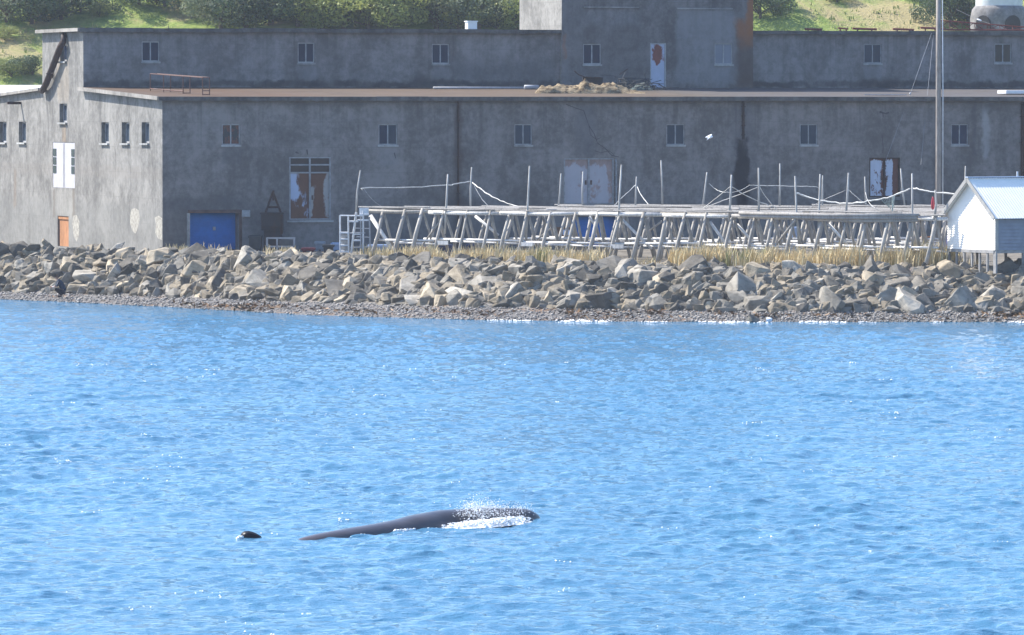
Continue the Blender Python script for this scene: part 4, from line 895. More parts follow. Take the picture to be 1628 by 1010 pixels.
def clutter():
    tub('fish_tub', 'dark tub shape added for the shadow in the corner between the blue roller door and the rusty hopper', 'tub', 396, 416, 374, 291, .9, M_tubd)  # tub shape added where a dark shadow lies beside the door
    tub('crate', 'low maroon crate below the rusty double doors', 'crate', 480, 500, 394, 288, .7, M_maroon)
    tub('fish_tub', 'pale grey tub against the wall below the rusty double doors', 'tub', 501, 516, 384, 291, .8, M_tubg)
    tub('fish_tub', 'small dark tub between the pale grey tub and the steel steps', 'tub', 514, 530, 389, 287, .7, M_tubd)
    tub('fish_tub', 'pale blue tub just before the steel steps', 'tub', 527, 545, 386, 290, .9, M_tubb)
    tub('fish_tub', 'wide pale blue tub under the first trestles of the rack', 'tub', 586, 618, 389, 289, 1.1, M_tubb)
    tub('crate', 'maroon crate standing behind the third trestle', 'crate', 668, 683, 393, 286, .7, M_maroon)
    tub('fish_tub', 'grey lidless tub above the maroon crate behind the trestles', 'tub', 660, 684, 386, 290, .9, M_tubg)
    tub('fish_tub', 'dark navy tub behind the first cross board', 'tub', 697, 718, 389, 286, .9, M_navy)
    tub('fish_tub', 'navy tub behind the trestle by the knotted pole', 'tub', 742, 754, 388, 287, .9, M_navy)
    tub('fish_tub', 'white tub low behind the second cross board', 'tub', 856, 865, 391, 284, .6, M_whitep)
    tub('fish_tub', 'pale blue tub standing under the notice board', 'tub', 897, 906, 380, 292, .7, M_tubb)
    tub('fish_tub', 'tall pale blue tub seen through the roped trestles', 'tub', 1253, 1267, 361, 292, 1.0, M_tubb)
    tub('crate', 'orange brown crate near the foot of the utility pole', 'crate', 1466, 1481, 376, 281, .8, M_orange)
    tub('fish_tub', 'lilac white tub between the rack and the hut', 'tub', 1501, 1514, 375, 276, .8, M_purple)
    # notice board with a paper sheet
    d = 297.0; t = thing('notice_board', 'brown board with a white paper sheet leaning by the hidden blue door', 'board', (xat(896, d), d, YARD)); k = d/F
    a, b = at(884.5, 361, d), at(908, 379, d); m = MB(); m.box(a.x, b.x, d-.03, d+.03, b.z, a.z); m.build('board', simple('plywood_brown', (.20, .10, .055), .8, .2), t)
    m = MB(); m.box(a.x+.08, a.x+.14, d+.031, d+.09, YARD, a.z-.05); m.build('leg', M_wood, t); m = MB(); m.box(b.x-.14, b.x-.08, d+.031, d+.09, YARD, a.z-.05); m.build('leg', M_wood, t)
    a, b = at(895, 365.5, d), at(905.5, 373.5, d); m = MB(); m.box(a.x, b.x, d-.036, d-.031, b.z, a.z); m.build('paper_sheet', simple('paper', (.62, .66, .80), .7, .04), t)
    # rusty hopper with a tripod frame on top
    d = 291.3; t = thing('rusty_hopper', 'dark rusty steel hopper box with an A-shaped lifting frame on top', 'hopper', (xat(433, d), d, YARD))
    M_hop = rusty('hopper_rust', (.03, .027, .03), .5, 1.3, (.045, .03, .027))
    def R3(x0, x1, y0, y1, dd0, dd1, nm, mt=M_hop):
        a, b = at(x0, y0, d), at(x1, y1, d); m = MB(); m.box(a.x, b.x, d+dd0, d+dd1, max(b.z, YARD), a.z); return m.build(nm, mt, t)
    R3(414, 452, 338, 340.5, -.62, .62, 'top_rim'); R3(416, 450, 340.6, 366, -.58, .58, 'body'); R3(416, 450, 360, 361.5, -.62, -.585, 'rib', M_pipe)
    a, b = at(420, 366, d), at(448, 404, d); m = MB(); m.box(a.x, b.x, d-.5, d+.5, YARD, a.z-.003); m.build('base', M_hop, t)
    R3(446.5, 450.5, 341, 372, -.66, -.585, 'corner_post', M_dkrust)
    for x0, y0, x1, y1 in ((433.5, 306, 422.5, 338), (434, 306, 446.5, 338), (427, 329.5, 442, 329.5), (434.5, 303, 434.5, 319)):
        m = MB(); m.path([at(x0, y0, d-.1), at(x1, y1, d-.1)], .055, 6); m.build('lifting_frame', M_dkrust, t)
    # grey steel cage
    d = 288.5; t = thing('steel_cage', 'low grey tube cage in front of the rusty hopper', 'cage', (xat(446, d), d, YARD)); a, b = at(424, 379, d), at(467.5, 379, d); c = at(440, 379, d)
    for dd in (0, .8):
        for x in (a.x, c.x, b.x): m = MB(); m.box(x-.03, x+.03, d+dd-.03, d+dd+.03, YARD, a.z-.031); m.build('post', M_steeld, t)
        for z in (a.z, at(0, 392.5, d).z): m = MB(); m.box(a.x-.03, b.x+.03, d+dd-.03, d+dd+.03, z-.03, z+.03); m.build('rail', M_steeld, t)
    m = MB(); m.box(c.x+.1, b.x-.05, d+.3, d+.34, at(0, 391, d).z, at(0, 382, d).z); m.build('side_panel', simple('cage_panel', (.09, .095, .10), .6), t)
clutter()

# ------------------------------------------------------------------ utility pole with its stay wires
def utility_pole():
    d = 299.0; x = xat(1492.5, d); t = thing('utility_pole', 'tall weathered brown utility pole rising behind the rack near the hut', 'utility pole', (x, d, YARD))
    m = MB(); m.path([(x, d, YARD-.3), (x-.01, d, 6), (x-.02, d, 11), (x-.03, d, 16.5)], [.138, .134, .126, .115], 14); m.build('pole', timber('pole_brown', (.30, .265, .235)), t, smooth=True)
    m = MB(); m.path([(x+.21, d-.05, YARD), (x+.20, d-.05, 10), (x+.15, d-.05, 16)], [.028, .028, .026], 8); m.build('conduit', M_steel, t, smooth=True)
    m = MB(); m.box(x-.9, x+.9, d-.19, d-.127, 15.9, 16.05); m.build('cross_arm', M_wood, t)
    for sx in (-.8, .8): m = MB(); m.lathe([(.05, 0), (.07, .05), (.05, .09), (.06, .13), (.03, .17)], (x+sx, d-.16, 16.05), 10); m.build('insulator', M_whitep, t)
    M_wire = simple('wire_grey', (.26, .26, .27), .6, .1)
    for lab, pts, ins in (('long slanting stay wire from the attic roof down past the white rusted doors', [(1481, 53, 316.2), (1447, 150, 305), (1408, 256, 301)], (1447, 149, 305)), ('near vertical stay wire with a white insulator beside the utility pole', [(1484, 56, 316.2), (1474, 155, 306), (1464, 262, 301)], (1473, 168, 305.5)),
                          ('thin wire with a white insulator crossing above the lattice boom', [(1520, 15, 334), (1556, 32, 333), (1640, 60, 331)], (1557, 32, 333))):
        w = thing('stay_wire', lab, 'wire', at(*pts[0])); P = [at(*p) for p in pts]; m = MB(); m.path(P, .008, 5); m.build('strand', M_wire, w)
        p = at(*ins); dv = (P[2]-P[0]).normalized(); m = MB(); L = .13 if ins[1] > 35 and ins[0] < 1460 else .17; m.path([p-dv*L, p-dv*L*.6, p+dv*L*.6, p+dv*L], [.015, .045, .045, .015], 8); m.build('insulator', M_steeld if ins[0] == 1447 else M_whitep, w, smooth=True)
utility_pole()

# ------------------------------------------------------------------ the white hut on posts
def hut():
    ph = R(30); RD = Vector((math.cos(ph), math.sin(ph), 0)); BD = Vector((-math.sin(ph), math.cos(ph), 0)); d = 259.4; C0 = Vector((xat(1583, d), d, 0)); W = 3.62; L = 7.5
    zb, ze, zr = at(0, 398, d).z, at(0, 341, d).z, at(0, 283.5, d+1.6).z - .07
    t = thing('hut', 'white corrugated metal hut on short posts at the end of the rack', 'hut', (C0.x, C0.y, YARD))
    P = lambda a, b, z: C0 + RD*a + BD*b + Vector((0, 0, z))
    M_hw = simple('hut_white', (.92, .87, .80), .7, .03, 2, .1); M_hshade = simple('hut_shaded_grey', (.27, .28, .32), .6, .1, 2, .2); M_trim = simple('hut_trim', (.36, .345, .32), .7, .15); M_post = simple('hut_post', (.30, .29, .28), .8, .2)  # the side wall's shade is put into its grey colour
    # gable wall of ribbed sheet, ribs level
    m = MB(); z = zb
    while z < zr-.04:
        z1 = min(z+.105, zr-.02)
        def ends(zz): k = max(0, (zz-ze)/(zr-ze))*W/2; return k, W-k
        (a0, a1), (b0, b1) = ends(z), ends(z1); m.add([P(-.032, a0, z), P(-.032, a1, z), P(-.004, b1, z1), P(-.004, b0, z1)], [(0, 1, 2, 3)]); m.add([P(-.032, a0, z), P(-.032, a1, z), P(-.004, a1, z), P(-.004, a0, z)], [(3, 2, 1, 0)]); z = z1
    m.add([P(0, 0, zb), P(0, W, zb), P(0, W, ze), P(0, W/2, zr), P(0, 0, ze)], [(0, 1, 2, 3, 4)]); m.build('gable_wall', M_hw, t)
    m = MB(); z = zb
    while z < ze-.02:
        z1 = min(z+.15, ze); m.add([P(.12, -.06, z), P(L, -.06, z), P(L, -.004, z1), P(.12, -.004, z1)], [(0, 1, 2, 3)]); m.add([P(.12, -.06, z), P(L, -.06, z), P(L, -.004, z), P(.12, -.004, z)], [(3, 2, 1, 0)]); z = z1
    m.add([P(0, 0, zb), P(L, 0, zb), P(L, 0, ze), P(0, 0, ze)], [(0, 1, 2, 3)]); m.add([P(0, W, zb), P(L, W, zb), P(L, W, ze), P(0, W, ze)], [(3, 2, 1, 0)]); m.add([P(L, 0, zb), P(L, W, zb), P(L, W, ze), P(L, W/2, zr), P(L, 0, ze)], [(4, 3, 2, 1, 0)]); m.build('side_wall', M_hshade, t)
    m = MB(); m.obox(P(.04, -.05, (zb+ze)/2), RD*.075, BD*.02, Vector((0, 0, (ze-zb)/2))); m.build('corner_trim', M_trim, t)
    # corrugated roof sheets
    for s in (0, 1):
        m = MB(); n = int((L+.5)/.035); vs = []; ov = .28
        for i in range(n+1):
            a = -.25 + (L+.5)*i/n; h = .009*math.sin(2*math.pi*a/.14)
            lo = P(a, -ov if s == 0 else W+ov, ze - ov*(zr-ze)/(W/2) + .06 + h); hi = P(a, W/2, zr+.07+h); vs += [lo, hi, lo+Vector((0, 0, -.02)), hi+Vector((0, 0, -.02))]
        fs = []
        for i in range(n):
            j = 4*i; fs += [(j, j+4, j+5, j+1), (j+2, j+3, j+7, j+6), (j, j+2, j+6, j+4)]
        m.add(vs, fs); m.build('roof', M_hw, t, smooth=False)
    m = MB(); m.obox(P(L/2, W/2, zr+.115), RD*(L/2+.27), BD*.10, Vector((0, 0, .02))); m.build('ridge_cap', simple('ridge_cap_blue', (.50, .56, .68), .5, .05), t)
    sl = Vector((0, 0, 0)) + BD*(W/2) + Vector((0, 0, zr-ze)); sl.normalize(); sn = RD.cross(sl)
    for s in (0, 1):
        e0 = P(-.26, -.28 if s == 0 else W+.28, ze-.21+.02); e1 = P(-.26, W/2, zr+.02); ax = (e1-e0); m = MB(); nn = RD.cross(ax.normalized()); m.obox((e0+e1)/2, ax/2, RD*.02, nn*.085); m.build('bargeboard', M_trim, t)
    m = MB(); m.obox(P(L/2, 0.02, zb-.07), RD*(L/2), BD*.06, Vector((0, 0, .065))); m.build('floor_beam', M_post, t); m = MB(); m.obox(P(.03, W/2, zb-.07), RD*.06, BD*(W/2-.09), Vector((0, 0, .065))); m.build('floor_beam', M_post, t)
    m = MB(); m.obox(P(L/2, W-.02, zb-.07), RD*(L/2), BD*.06, Vector((0, 0, .065))); m.build('floor_beam', M_post, t)
    for i, b in enumerate(np.linspace(.04, W-.06, 7)): m = MB(); m.obox(P(.03, b, (YARD+zb-.14)/2-.1), RD*.04, BD*(.10 if i == 0 else .045), Vector((0, 0, (zb-.14-YARD)/2+.1))); m.build('post', M_post, t)
    for a in (1.5, 3.0, 4.5, 6, 7.4):
        for b in (.03, W-.03): m = MB(); m.obox(P(a, b, (YARD+zb-.14)/2-.1), RD*.075, BD*.05, Vector((0, 0, (zb-.14-YARD)/2+.1))); m.build('post', M_post, t)
    m = MB(); m.obox(P(.5, -.06, ze-.17), RD*.02, BD*.04, Vector((0, 0, .05))); m.build('hook', M_dkrust, t); m = MB(); m.obox(P(1.65, -.06, ze-.17), RD*.03, BD*.04, Vector((0, 0, .06))); m.build('hook', M_dkrust, t)
    m = MB(); p = P(2.4, W/2, zr+.1); m.tube(p, p+Vector((0, 0, .25)), .04, n=8); m.build('vent_pipe', M_steel, t)
hut()

# ------------------------------------------------------------------ things lying on the factory roofs
def rz(v): return ZE+.16 + (ZA-ZE-.16)*(v+.28)/(V1+.28)
def onroof(px, v, dz=0.0): return bw(fz(px, 0, v)[0], v, rz(v)+dz)
def roof_things():
    M_rr = rusty('rail_rust', (.12, .08, .07), .7, 3, (.12, .055, .04)); c = onroof(290, 4.5)
    t = thing('rusty_railing', 'thin rusty walkway railing lying on the aisle roof below the first attic window', 'railing', c)
    A = [(328, 2.0), (297, 4.6), (266, 7.2), (245, 9.2)]
    for off, nm in ((-5.5, 'a'), (5.5, 'b')):
        P = [onroof(p+off, v + (.0 if off < 0 else .25), .86) for p, v in A]; m = MB(); m.path(P, .021, 6); m.build('top_rail', M_rr, t)
        for p, v in A[:3] if off > 0 else A: a = onroof(p+off, v+(.0 if off < 0 else .25)); m = MB(); m.tube(a, a+Vector((0, 0, .86)), .025, n=6); m.build('post', M_rr, t)
    P = [onroof(p-5.5, v, .12) for p, v in A[1:]]; m = MB(); m.path(P, .03, 6); m.build('low_rail', M_rr, t)
    for p, v in A[:2]:
        for dz in (.03, .22) if p > 320 else (.03,): m = MB(); m.tube(onroof(p-5.5, v, dz), onroof(p+5.5, v+.25, dz), .022, n=6); m.build('foot_bar', M_rr, t)
    m = MB(); m.tube(onroof(239.5, 9.2, .86), onroof(250.5, 9.45, .86), .022, n=6); m.tube(onroof(322.5, 2, .86), onroof(333.5, 2.25, .86), .022, n=6); m.build('end_bar', M_rr, t)
    # heap of old netting
    def heap(name, lab, cat, px0, px1, v0, v1, h, mat, seed, prof):
        nu, nv = 90, 26; V = []; cpx = (px0+px1)/2; o = onroof(cpx, (v0+v1)/2)
        for i in range(nu+1):
            for j in range(nv+1):
                a, b = i/nu, j/nv; p = onroof(px0+(px1-px0)*a, v0+(v1-v0)*b); q = Vector((p.x*1.0, p.y*.8, seed))
                e = max(0, 1-(2*b-1)**2)**.6 * ip(a, prof); f = .62 + .45*mnoise.noise(q*1.1) + .34*abs(mnoise.noise(q*2.7)) + .2*mnoise.noise(q*6.5)
                k = e*f*h; V.append(p + Vector((.1*mnoise.noise(q*3+Vector((9, 0, 0)))*e, -.25*mnoise.noise(q*2.2)*e, max(k, -.02) - .012)) - o)
        Q = [(i*(nv+1)+j, (i+1)*(nv+1)+j, (i+1)*(nv+1)+j+1, i*(nv+1)+j+1) for i in range(nu) for j in range(nv)]
        ob = npmesh(name, [tuple(v) for v in V], Q, mat, False); ob.location = o; return tag(ob, lab, cat)
    tt = NT('old_net'); o = tt.obj(); n = tt.noise(tt.scale(o, 1, 1, 2.5), 2.6, 6, .7, .8); f = tt.noise(o, 14, 3, .7)
    cc = tt.mix(tt.ss(n, .36, .62), (.10, .07, .042), (.34, .27, .175)); tt.col(tt.mix(tt.math('MULTIPLY', tt.ss(f, .5, .68), .5), cc, (.09, .065, .045))); tt.bump(f, .9, .08); M_old = tt.fin(.95, .1)
    heap('net_heap', 'heap of old tan fishing nets and ropes on the aisle roof before the tower', 'net heap', 850, 1026, 5.2, 7.8, .62, M_old, 1.0, [(0, 0), (.05, .7), (.16, .8), (.3, .75), (.45, 1.25), (.55, .9), (.68, 1.0), (.78, .8), (.86, .35), (1, .06)])
    r = random.Random(6); c = onroof(1022, 11.5); t = thing('wire_tangle', 'dark tangle of wire mesh and green netting beside the white tower door', 'wire tangle', c); m = MB()
    for _ in range(46):
        p = onroof(r.uniform(992, 1046), r.uniform(10.5, 13), r.uniform(.02, .3)); P = [p]
        for k in range(5): P.append(P[-1] + Vector((r.gauss(0, .3), r.gauss(0, .2), r.gauss(.01, .13)))); P[-1].z = max(P[-1].z, c.z-.05)
        m.path(P, .018, 4)
    m.build('wire', simple('dark_wire', (.035, .04, .045), .7), t)
    h = heap('netting', '', '', 998, 1040, 10.6, 12.6, .5, simple('green_net', (.07, .09, .085), .9, .5, 8), 4.0, [(0, 0), (.3, .8), (.6, 1), (.85, .5), (1, 0)]); h.parent = t; h.location = h.location - c
    m = MB(); t = thing('timber_scrap', 'dark plank and bent rods leaning behind the old net heap', 'scrap', onroof(946, 13)); m.path([onroof(913, 13, .95), onroof(920, 13, .75), onroof(930, 13, .62), onroof(955, 13, .6)], .03, 6); m.path([onroof(985, 13, .75), onroof(992, 13, .92), onroof(998, 13, 1.06)], .025, 6); m.build('rod', M_dkrust, t)
    a, b = onroof(926, 13.1, .25), onroof(958, 13.1, .25); m = MB(); m.obox((a+b)/2, (b-a)/2, VX*.05, Vector((0, 0, .36))); m.build('plank', simple('plank_dark', (.03, .028, .032), .8), t)
    a, b = onroof(984, 13.6, .2), onroof(1032, 13.6, .2); m = MB(); m.obox((a+b)/2, (b-a)/2, VX*.04, Vector((0, 0, .36))); m.build('board', simple('board_dark', (.075, .078, .085), .8), t)
    # pale pipes along the attic wall
    for x0, x1, v, rad, lab in ((689, 832, 12.4, .06, 'long pale pipe lying on the roof along the attic wall'), (834, 856, 11.6, .12, 'short pale pipe length touching the end of the net heap')):
        m = MB(); a, b = onroof(x0, v, rad+.02), onroof(x1, v, rad+.02); m.path([a, b], rad, 10); tag(m.build('pipe', simple('pipe_pale', (.30, .31, .34), .5, .15), smooth=True), lab, 'pipe')
    # white roof box on the attic
    p = bw(fz(749, 0, V1+2)[0], V1+2, ZT+.16); t = thing('roof_box', 'small white vent box on the attic roof before the trees', 'vent box', p); m = MB(); m.obox(p+Vector((0, 0, .2)), UX*.25, VX*.25, Vector((0, 0, .22))); m.build('body', M_hwp, t)
    m = MB(); m.obox(p+Vector((0, 0, .45)), UX*.29, VX*.29, Vector((0, 0, .03))); m.build('lid', M_hwp, t)
    a = onroof(1592, 4.0, .02); m = MB(); m.obox(a+UX*1.3+Vector((0, 0, .10)), UX*1.3, VX*.6, Vector((0, 0, .09))); tag(m.build('roof_panel', M_hwp, bevel=.02), 'white flat panel lying on the aisle roof behind the utility pole', 'panel')
    a = onroof(1374, 2.4, .02); m = MB(); m.add([a, a+UX*.8-VX*.25, a+UX*2.0-VX*.3, a+UX*2.3, a+UX*1.2+VX*.3, a+UX*.3+VX*.25, a+Vector((0, 0, .03)), a+UX*.8-VX*.25+Vector((0, 0, .03)), a+UX*2.0-VX*.3+Vector((0, 0, .03)), a+UX*2.3+Vector((0, 0, .03)), a+UX*1.2+VX*.3+Vector((0, 0, .03)), a+UX*.3+VX*.25+Vector((0, 0, .03))],  # pale plate stands in for a bright puddle strip
                                     [(6, 7, 8, 9, 10, 11)] + [(k, (k+1) % 6, 6+(k+1) % 6, 6+k) for k in range(6)]); tag(m.build('puddle_plate', simple('puddle_pale', (.36, .38, .42), .6)), 'thin pale plate standing in for a bright puddle near the edge of the aisle roof', 'sheet')
    # rusty lattice boom on the attic roof and loose rods
    M_br = rusty('boom_rust', (.16, .04, .035), .6, 2, (.20, .05, .035)); v = V1+1.2; ub, ue = fz(1490, 0, v)[0], fz(1650, 0, v)[0]; t = thing('lattice_boom', 'rusty red lattice boom lying along the attic roof edge', 'lattice boom', bw(ub, v, ZT+.16))
    ch = []
    for dv, z0, z1 in ((0, .12, .1), (.5, .1, .1), (.25, .62, .22)):
        P = [bw(ub+(ue-ub)*k/8, v+dv, ZT+.16+z0+(z1-z0)*k/8) for k in range(9)]; ch.append(P); m = MB(); m.path(P, .035, 6); m.build('chord', M_br, t)
    m = MB()
    for k in range(8):
        m.tube(ch[0][k], ch[2][k+1], .02, n=5); m.tube(ch[2][k], ch[1][k+1], .02, n=5); m.tube(ch[0][k+1], ch[2][k+1], .018, n=5)
    m.build('lacing', M_br, t)
    for x0, x1, dz, vv, lab in ((1332, 1348, .16, .2, 'short rusty rod at the attic roof edge past the open grass'), (1355, 1393, .14, .35, 'dark rusty bar at the attic roof edge over the attic window'), (1419, 1452, .12, .3, 'rusty bar at the attic roof edge nearest the lattice boom'), (1463, 1500, .2, .5, 'rusty bar poking from beneath the lattice boom'), (1279, 1306, .1, .3, 'thin rusty rod at the attic roof edge near the tower')):
        m = MB(); a = bw(fz(x0, 0, V1+vv)[0], V1+vv, ZT+.16+dz); b = bw(fz(x1, 0, V1+vv)[0], V1+vv, ZT+.16+dz*.7); m.path([a, b], .06 if x1-x0 > 20 else .045, 6); m.path([a.lerp(b, .2)-Vector((0, 0, dz)), a.lerp(b, .2)], .04, 6); m.path([a.lerp(b, .8)-Vector((0, 0, dz*.8)), a.lerp(b, .8)], .04, 6)
        tag(m.build('steel_bar', M_br), lab, 'steel bar', 'rusty bars at the attic roof edge')
M_hwp = simple('painted_white', (.74, .76, .78), .5, .05)
roof_things()

# ------------------------------------------------------------------ silo on the hill, white roofed shed behind the end wall
def silo():
    d = 380.0; x = xat(1588, d); k = d/F; z8 = at(0, 9, d).z; z30 = at(0, 28, d).z; t = thing('concrete_silo', 'round concrete silo base with dark arches and white upper drum', 'silo', (x, d, 11.0))
    m = MB(); m.lathe([(46*k, 11.0), (45.5*k, z30), (43*k, z30+.5), (38*k, z8-.02)], (x, d, 0), 48); m.build('base', concrete('silo_grey', (.20, .19, .185)), t, smooth=True)
    m = MB(); m.lathe([(37.4*k, z8-.05), (37.2*k, z8+4.5), (30*k, z8+4.8)], (x, d, 0), 48); m.build('drum', simple('silo_white', (.62, .63, .63), .7, .06), t, smooth=True)
    M_arch = simple('arch_dark', (.04, .037, .036), .9)
    for th in (-128, -66, 60, 150):
        c = math.cos(R(th)); s = math.sin(R(th)); rr = 45.6*k; n = Vector((c, s, 0)); a = Vector((-s, c, 0)); b = Vector((x, d, z30-.75)) + n*(rr-.12); w = .52; P = [b-a*w, b+a*w]
        for q in range(9): an = math.pi*q/8; P.append(b + a*w*math.cos(an) + Vector((0, 0, .35+w*math.sin(an))))
        m = MB(); h = [p+n*.16 for p in P]; m.add(P+h, [tuple(range(len(P))), tuple(range(len(P), 2*len(P)))] + [(i, (i+1) % len(P), len(P)+(i+1) % len(P), len(P)+i) for i in range(len(P))]); m.build('arch', M_arch, t)
silo()
def shed():
    d = 350.0; x0, x1 = xat(-120, d), xat(74, d); zt = at(0, 135.5, d).z; t = thing('white_roofed_shed', 'low shed with a white metal roof beyond the end wall', 'shed', ((x0+x1)/2, d, YARD))
    m = MB(); m.box(x0, x1, d-2.5, d+2.5, YARD-.2, zt-.9); m.build('wall', M_endw, t); m = MB(); a, b, c = d-2.9, d, d+2.9
    m.add([(x0-.3, a, zt-.95), (x1+.2, a, zt-.95), (x1+.2, b, zt), (x0-.3, b, zt), (x0-.3, c, zt-.95), (x1+.2, c, zt-.95), (x0-.3, a, zt-1.05), (x1+.2, a, zt-1.05), (x0-.3, c, zt-1.05), (x1+.2, c, zt-1.05)],
          [(0, 1, 2, 3), (3, 2, 5, 4), (6, 7, 1, 0), (4, 5, 9, 8), (8, 9, 7, 6), (6, 0, 3, 4, 8), (1, 7, 9, 5, 2)]); m.build('roof', simple('metal_roof_white', (.74, .76, .78), .5, .05), t)
shed()

# ------------------------------------------------------------------ living things
def skin(name, joints, bones, mat, parent, org, sub=2):
    """joints: [(x,y,z,r)], grown into one continuous surface"""
    me = bpy.data.meshes.new(name); me.from_pydata([j[:3] for j in joints], bones, []); o = bpy.data.objects.new(name, me); COL.objects.link(o)
    s = o.modifiers.new('skin', 'SKIN'); s.use_smooth_shade = True
    for i, j in enumerate(joints):
        rr = j[3]; me.skin_vertices[0].data[i].radius = rr if isinstance(rr, tuple) else (rr, rr)
    me.skin_vertices[0].data[0].use_root = True
    b = o.modifiers.new('sub', 'SUBSURF'); b.levels = sub; b.render_levels = sub
    dg = bpy.context.evaluated_depsgraph_get(); m2 = bpy.data.meshes.new_from_object(o.evaluated_get(dg)); bpy.data.objects.remove(o); bpy.data.meshes.remove(me)
    m2.materials.clear(); m2.materials.append(mat); m2.name = name; q = bpy.data.objects.new(name, m2); link(q, parent); ORG[q.name] = org; return q
def person():
    o = atz(96, 472.5, .15); t = thing('person', 'person crouching on the shingle in a navy jacket and black trousers, holding out a phone', 'person', o)
    M_skin = simple('skin', (.46, .25, .18), .6, .06); M_jk = simple('jacket_navy', (.012, .028, .055), .8, .25); M_tr = simple('trousers_black', (.012, .013, .02), .85, .25); M_shoe = simple('shoe_dark', (.02, .02, .022), .6); M_hair = simple('hair_brown', (.11, .065, .04), .8, .3); M_slv = simple('sleeve_pale', (.55, .50, .47), .8, .08)
    J = [(.14, 0, .27, (.13, .13)), (.10, 0, .42, (.135, .12)), (.02, 0, .60, (.15, .115)), (-.07, 0, .72, (.14, .10)), (-.125, 0, .80, .055), (-.15, 0, .86, (.062, .06)), (-.165, 0, .93, (.085, .078)), (-.16, 0, 1.0, (.075, .07))]; B = [(0, 1), (1, 2), (2, 3), (3, 4), (4, 5), (5, 6), (6, 7)]
    for s in (-1, 1):
        n = len(J); J += [(-.07, s*.17, .73, .06), (-.16, s*.21, .52, .047), (-.33, s*.12, .47, .036), (-.42, s*.06, .475, .028)]; B += [(3, n), (n, n+1), (n+1, n+2), (n+2, n+3)]
        k = n+4
        for f in range(4): J += [(-.455, s*.06+(f-1.5)*.016, .485-.004*f, .009), (-.485, s*.045+(f-1.5)*.014, .488-.006*f, .008), (-.495, s*.025+(f-1.5)*.012, .50, .007)]; B += [(n+3, k), (k, k+1), (k+1, k+2)]; k += 3
        J += [(-.435, s*.03, .50, .010), (-.46, s*.015, .515, .008)]; B += [(n+3, k), (k, k+1)]
        n = len(J); J += [(.12, s*.11, .26, .095), (-.25, s*.17, .40, .068), (.05, s*.13, .09, .045), (.02, s*.13, .035, .04), (-.12, s*.14, .025, .036)]; B += [(0, n), (n, n+1), (n+1, n+2), (n+2, n+3), (n+3, n+4)]
    skin('body', J, B, M_skin, t, o)
    # face: nose, ears and eyes are parts of the head
    m = MB(); m.path([(-.245, 0, .945), (-.262, 0, .925), (-.248, 0, .912)], [.008, .014, .010], 6)
    for s in (-1, 1): m.path([(-.15, s*.078, .95), (-.15, s*.09, .93), (-.155, s*.08, .905)], [.010, .016, .008], 6)
    m.build('nose_and_ears', M_skin, t, local=True, smooth=True)
    m = MB(); [m.path([(-.238, s*.032, .952), (-.243, s*.032, .952)], .009, 6) for s in (-1, 1)]; m.path([(-.240, -.022, .888), (-.243, 0, .886), (-.240, .022, .888)], .005, 5); m.build('eyes_and_mouth', M_shoe, t, local=True)
    skin('hair', [(-.13, 0, .98, (.088, .085)), (-.105, 0, .93, (.07, .075)), (-.19, 0, 1.015, (.062, .045))], [(0, 1), (0, 2)], M_hair, t, o)
    Jk = [(.15, 0, .26, (.175, .165)), (.12, 0, .42, (.17, .155)), (.03, 0, .61, (.185, .15)), (-.06, 0, .735, (.165, .125)), (-.11, 0, .80, (.085, .085))]; Bk = [(0, 1), (1, 2), (2, 3), (3, 4)]
    for s in (-1, 1): n = len(Jk); Jk += [(-.07, s*.18, .735, .085), (-.16, s*.215, .53, .066), (-.22, s*.18, .50, .055)]; Bk += [(3, n), (n, n+1), (n+1, n+2)]
    skin('jacket', Jk, Bk, M_jk, t, o)
    m = MB(); m.path([(-.19, -.255, .50), (-.13, -.27, .62), (-.08, -.25, .74)], [.008, .009, .008], 5); m.build('jacket_stripe', M_slv, t, local=True)
    Jt = [(.14, 0, .24, (.15, .13))]; Bt = []
    for s in (-1, 1): n = len(Jt); Jt += [(.10, s*.11, .25, .105), (-.25, s*.17, .40, .082), (.05, s*.13, .12, .062), (.05, s*.13, .07, .06)]; Bt += [(0, n), (n, n+1), (n+1, n+2), (n+2, n+3)]
    skin('trousers', Jt, Bt, M_tr, t, o)
    for s in (-1, 1): skin('shoe', [(.08, s*.13, .05, .05), (0, s*.135, .04, .048), (-.14, s*.145, .035, .042)], [(0, 1), (1, 2)], M_shoe, t, o)
    for s in (-1, 1): m = MB(); m.path([(-.25, s*.165, .493), (-.34, s*.115, .472)], [.044, .04], 8); m.build('cuff', M_slv, t, local=True, smooth=True)
    m = MB(); m.obox((o.x-.485, o.y, o.z+.515), Vector((.012, 0, .01)), Vector((0, .04, 0)), Vector((-.03, 0, .065))); tag(m.build('phone', M_tubd), 'small dark phone held out by the crouching person', 'phone')
person()

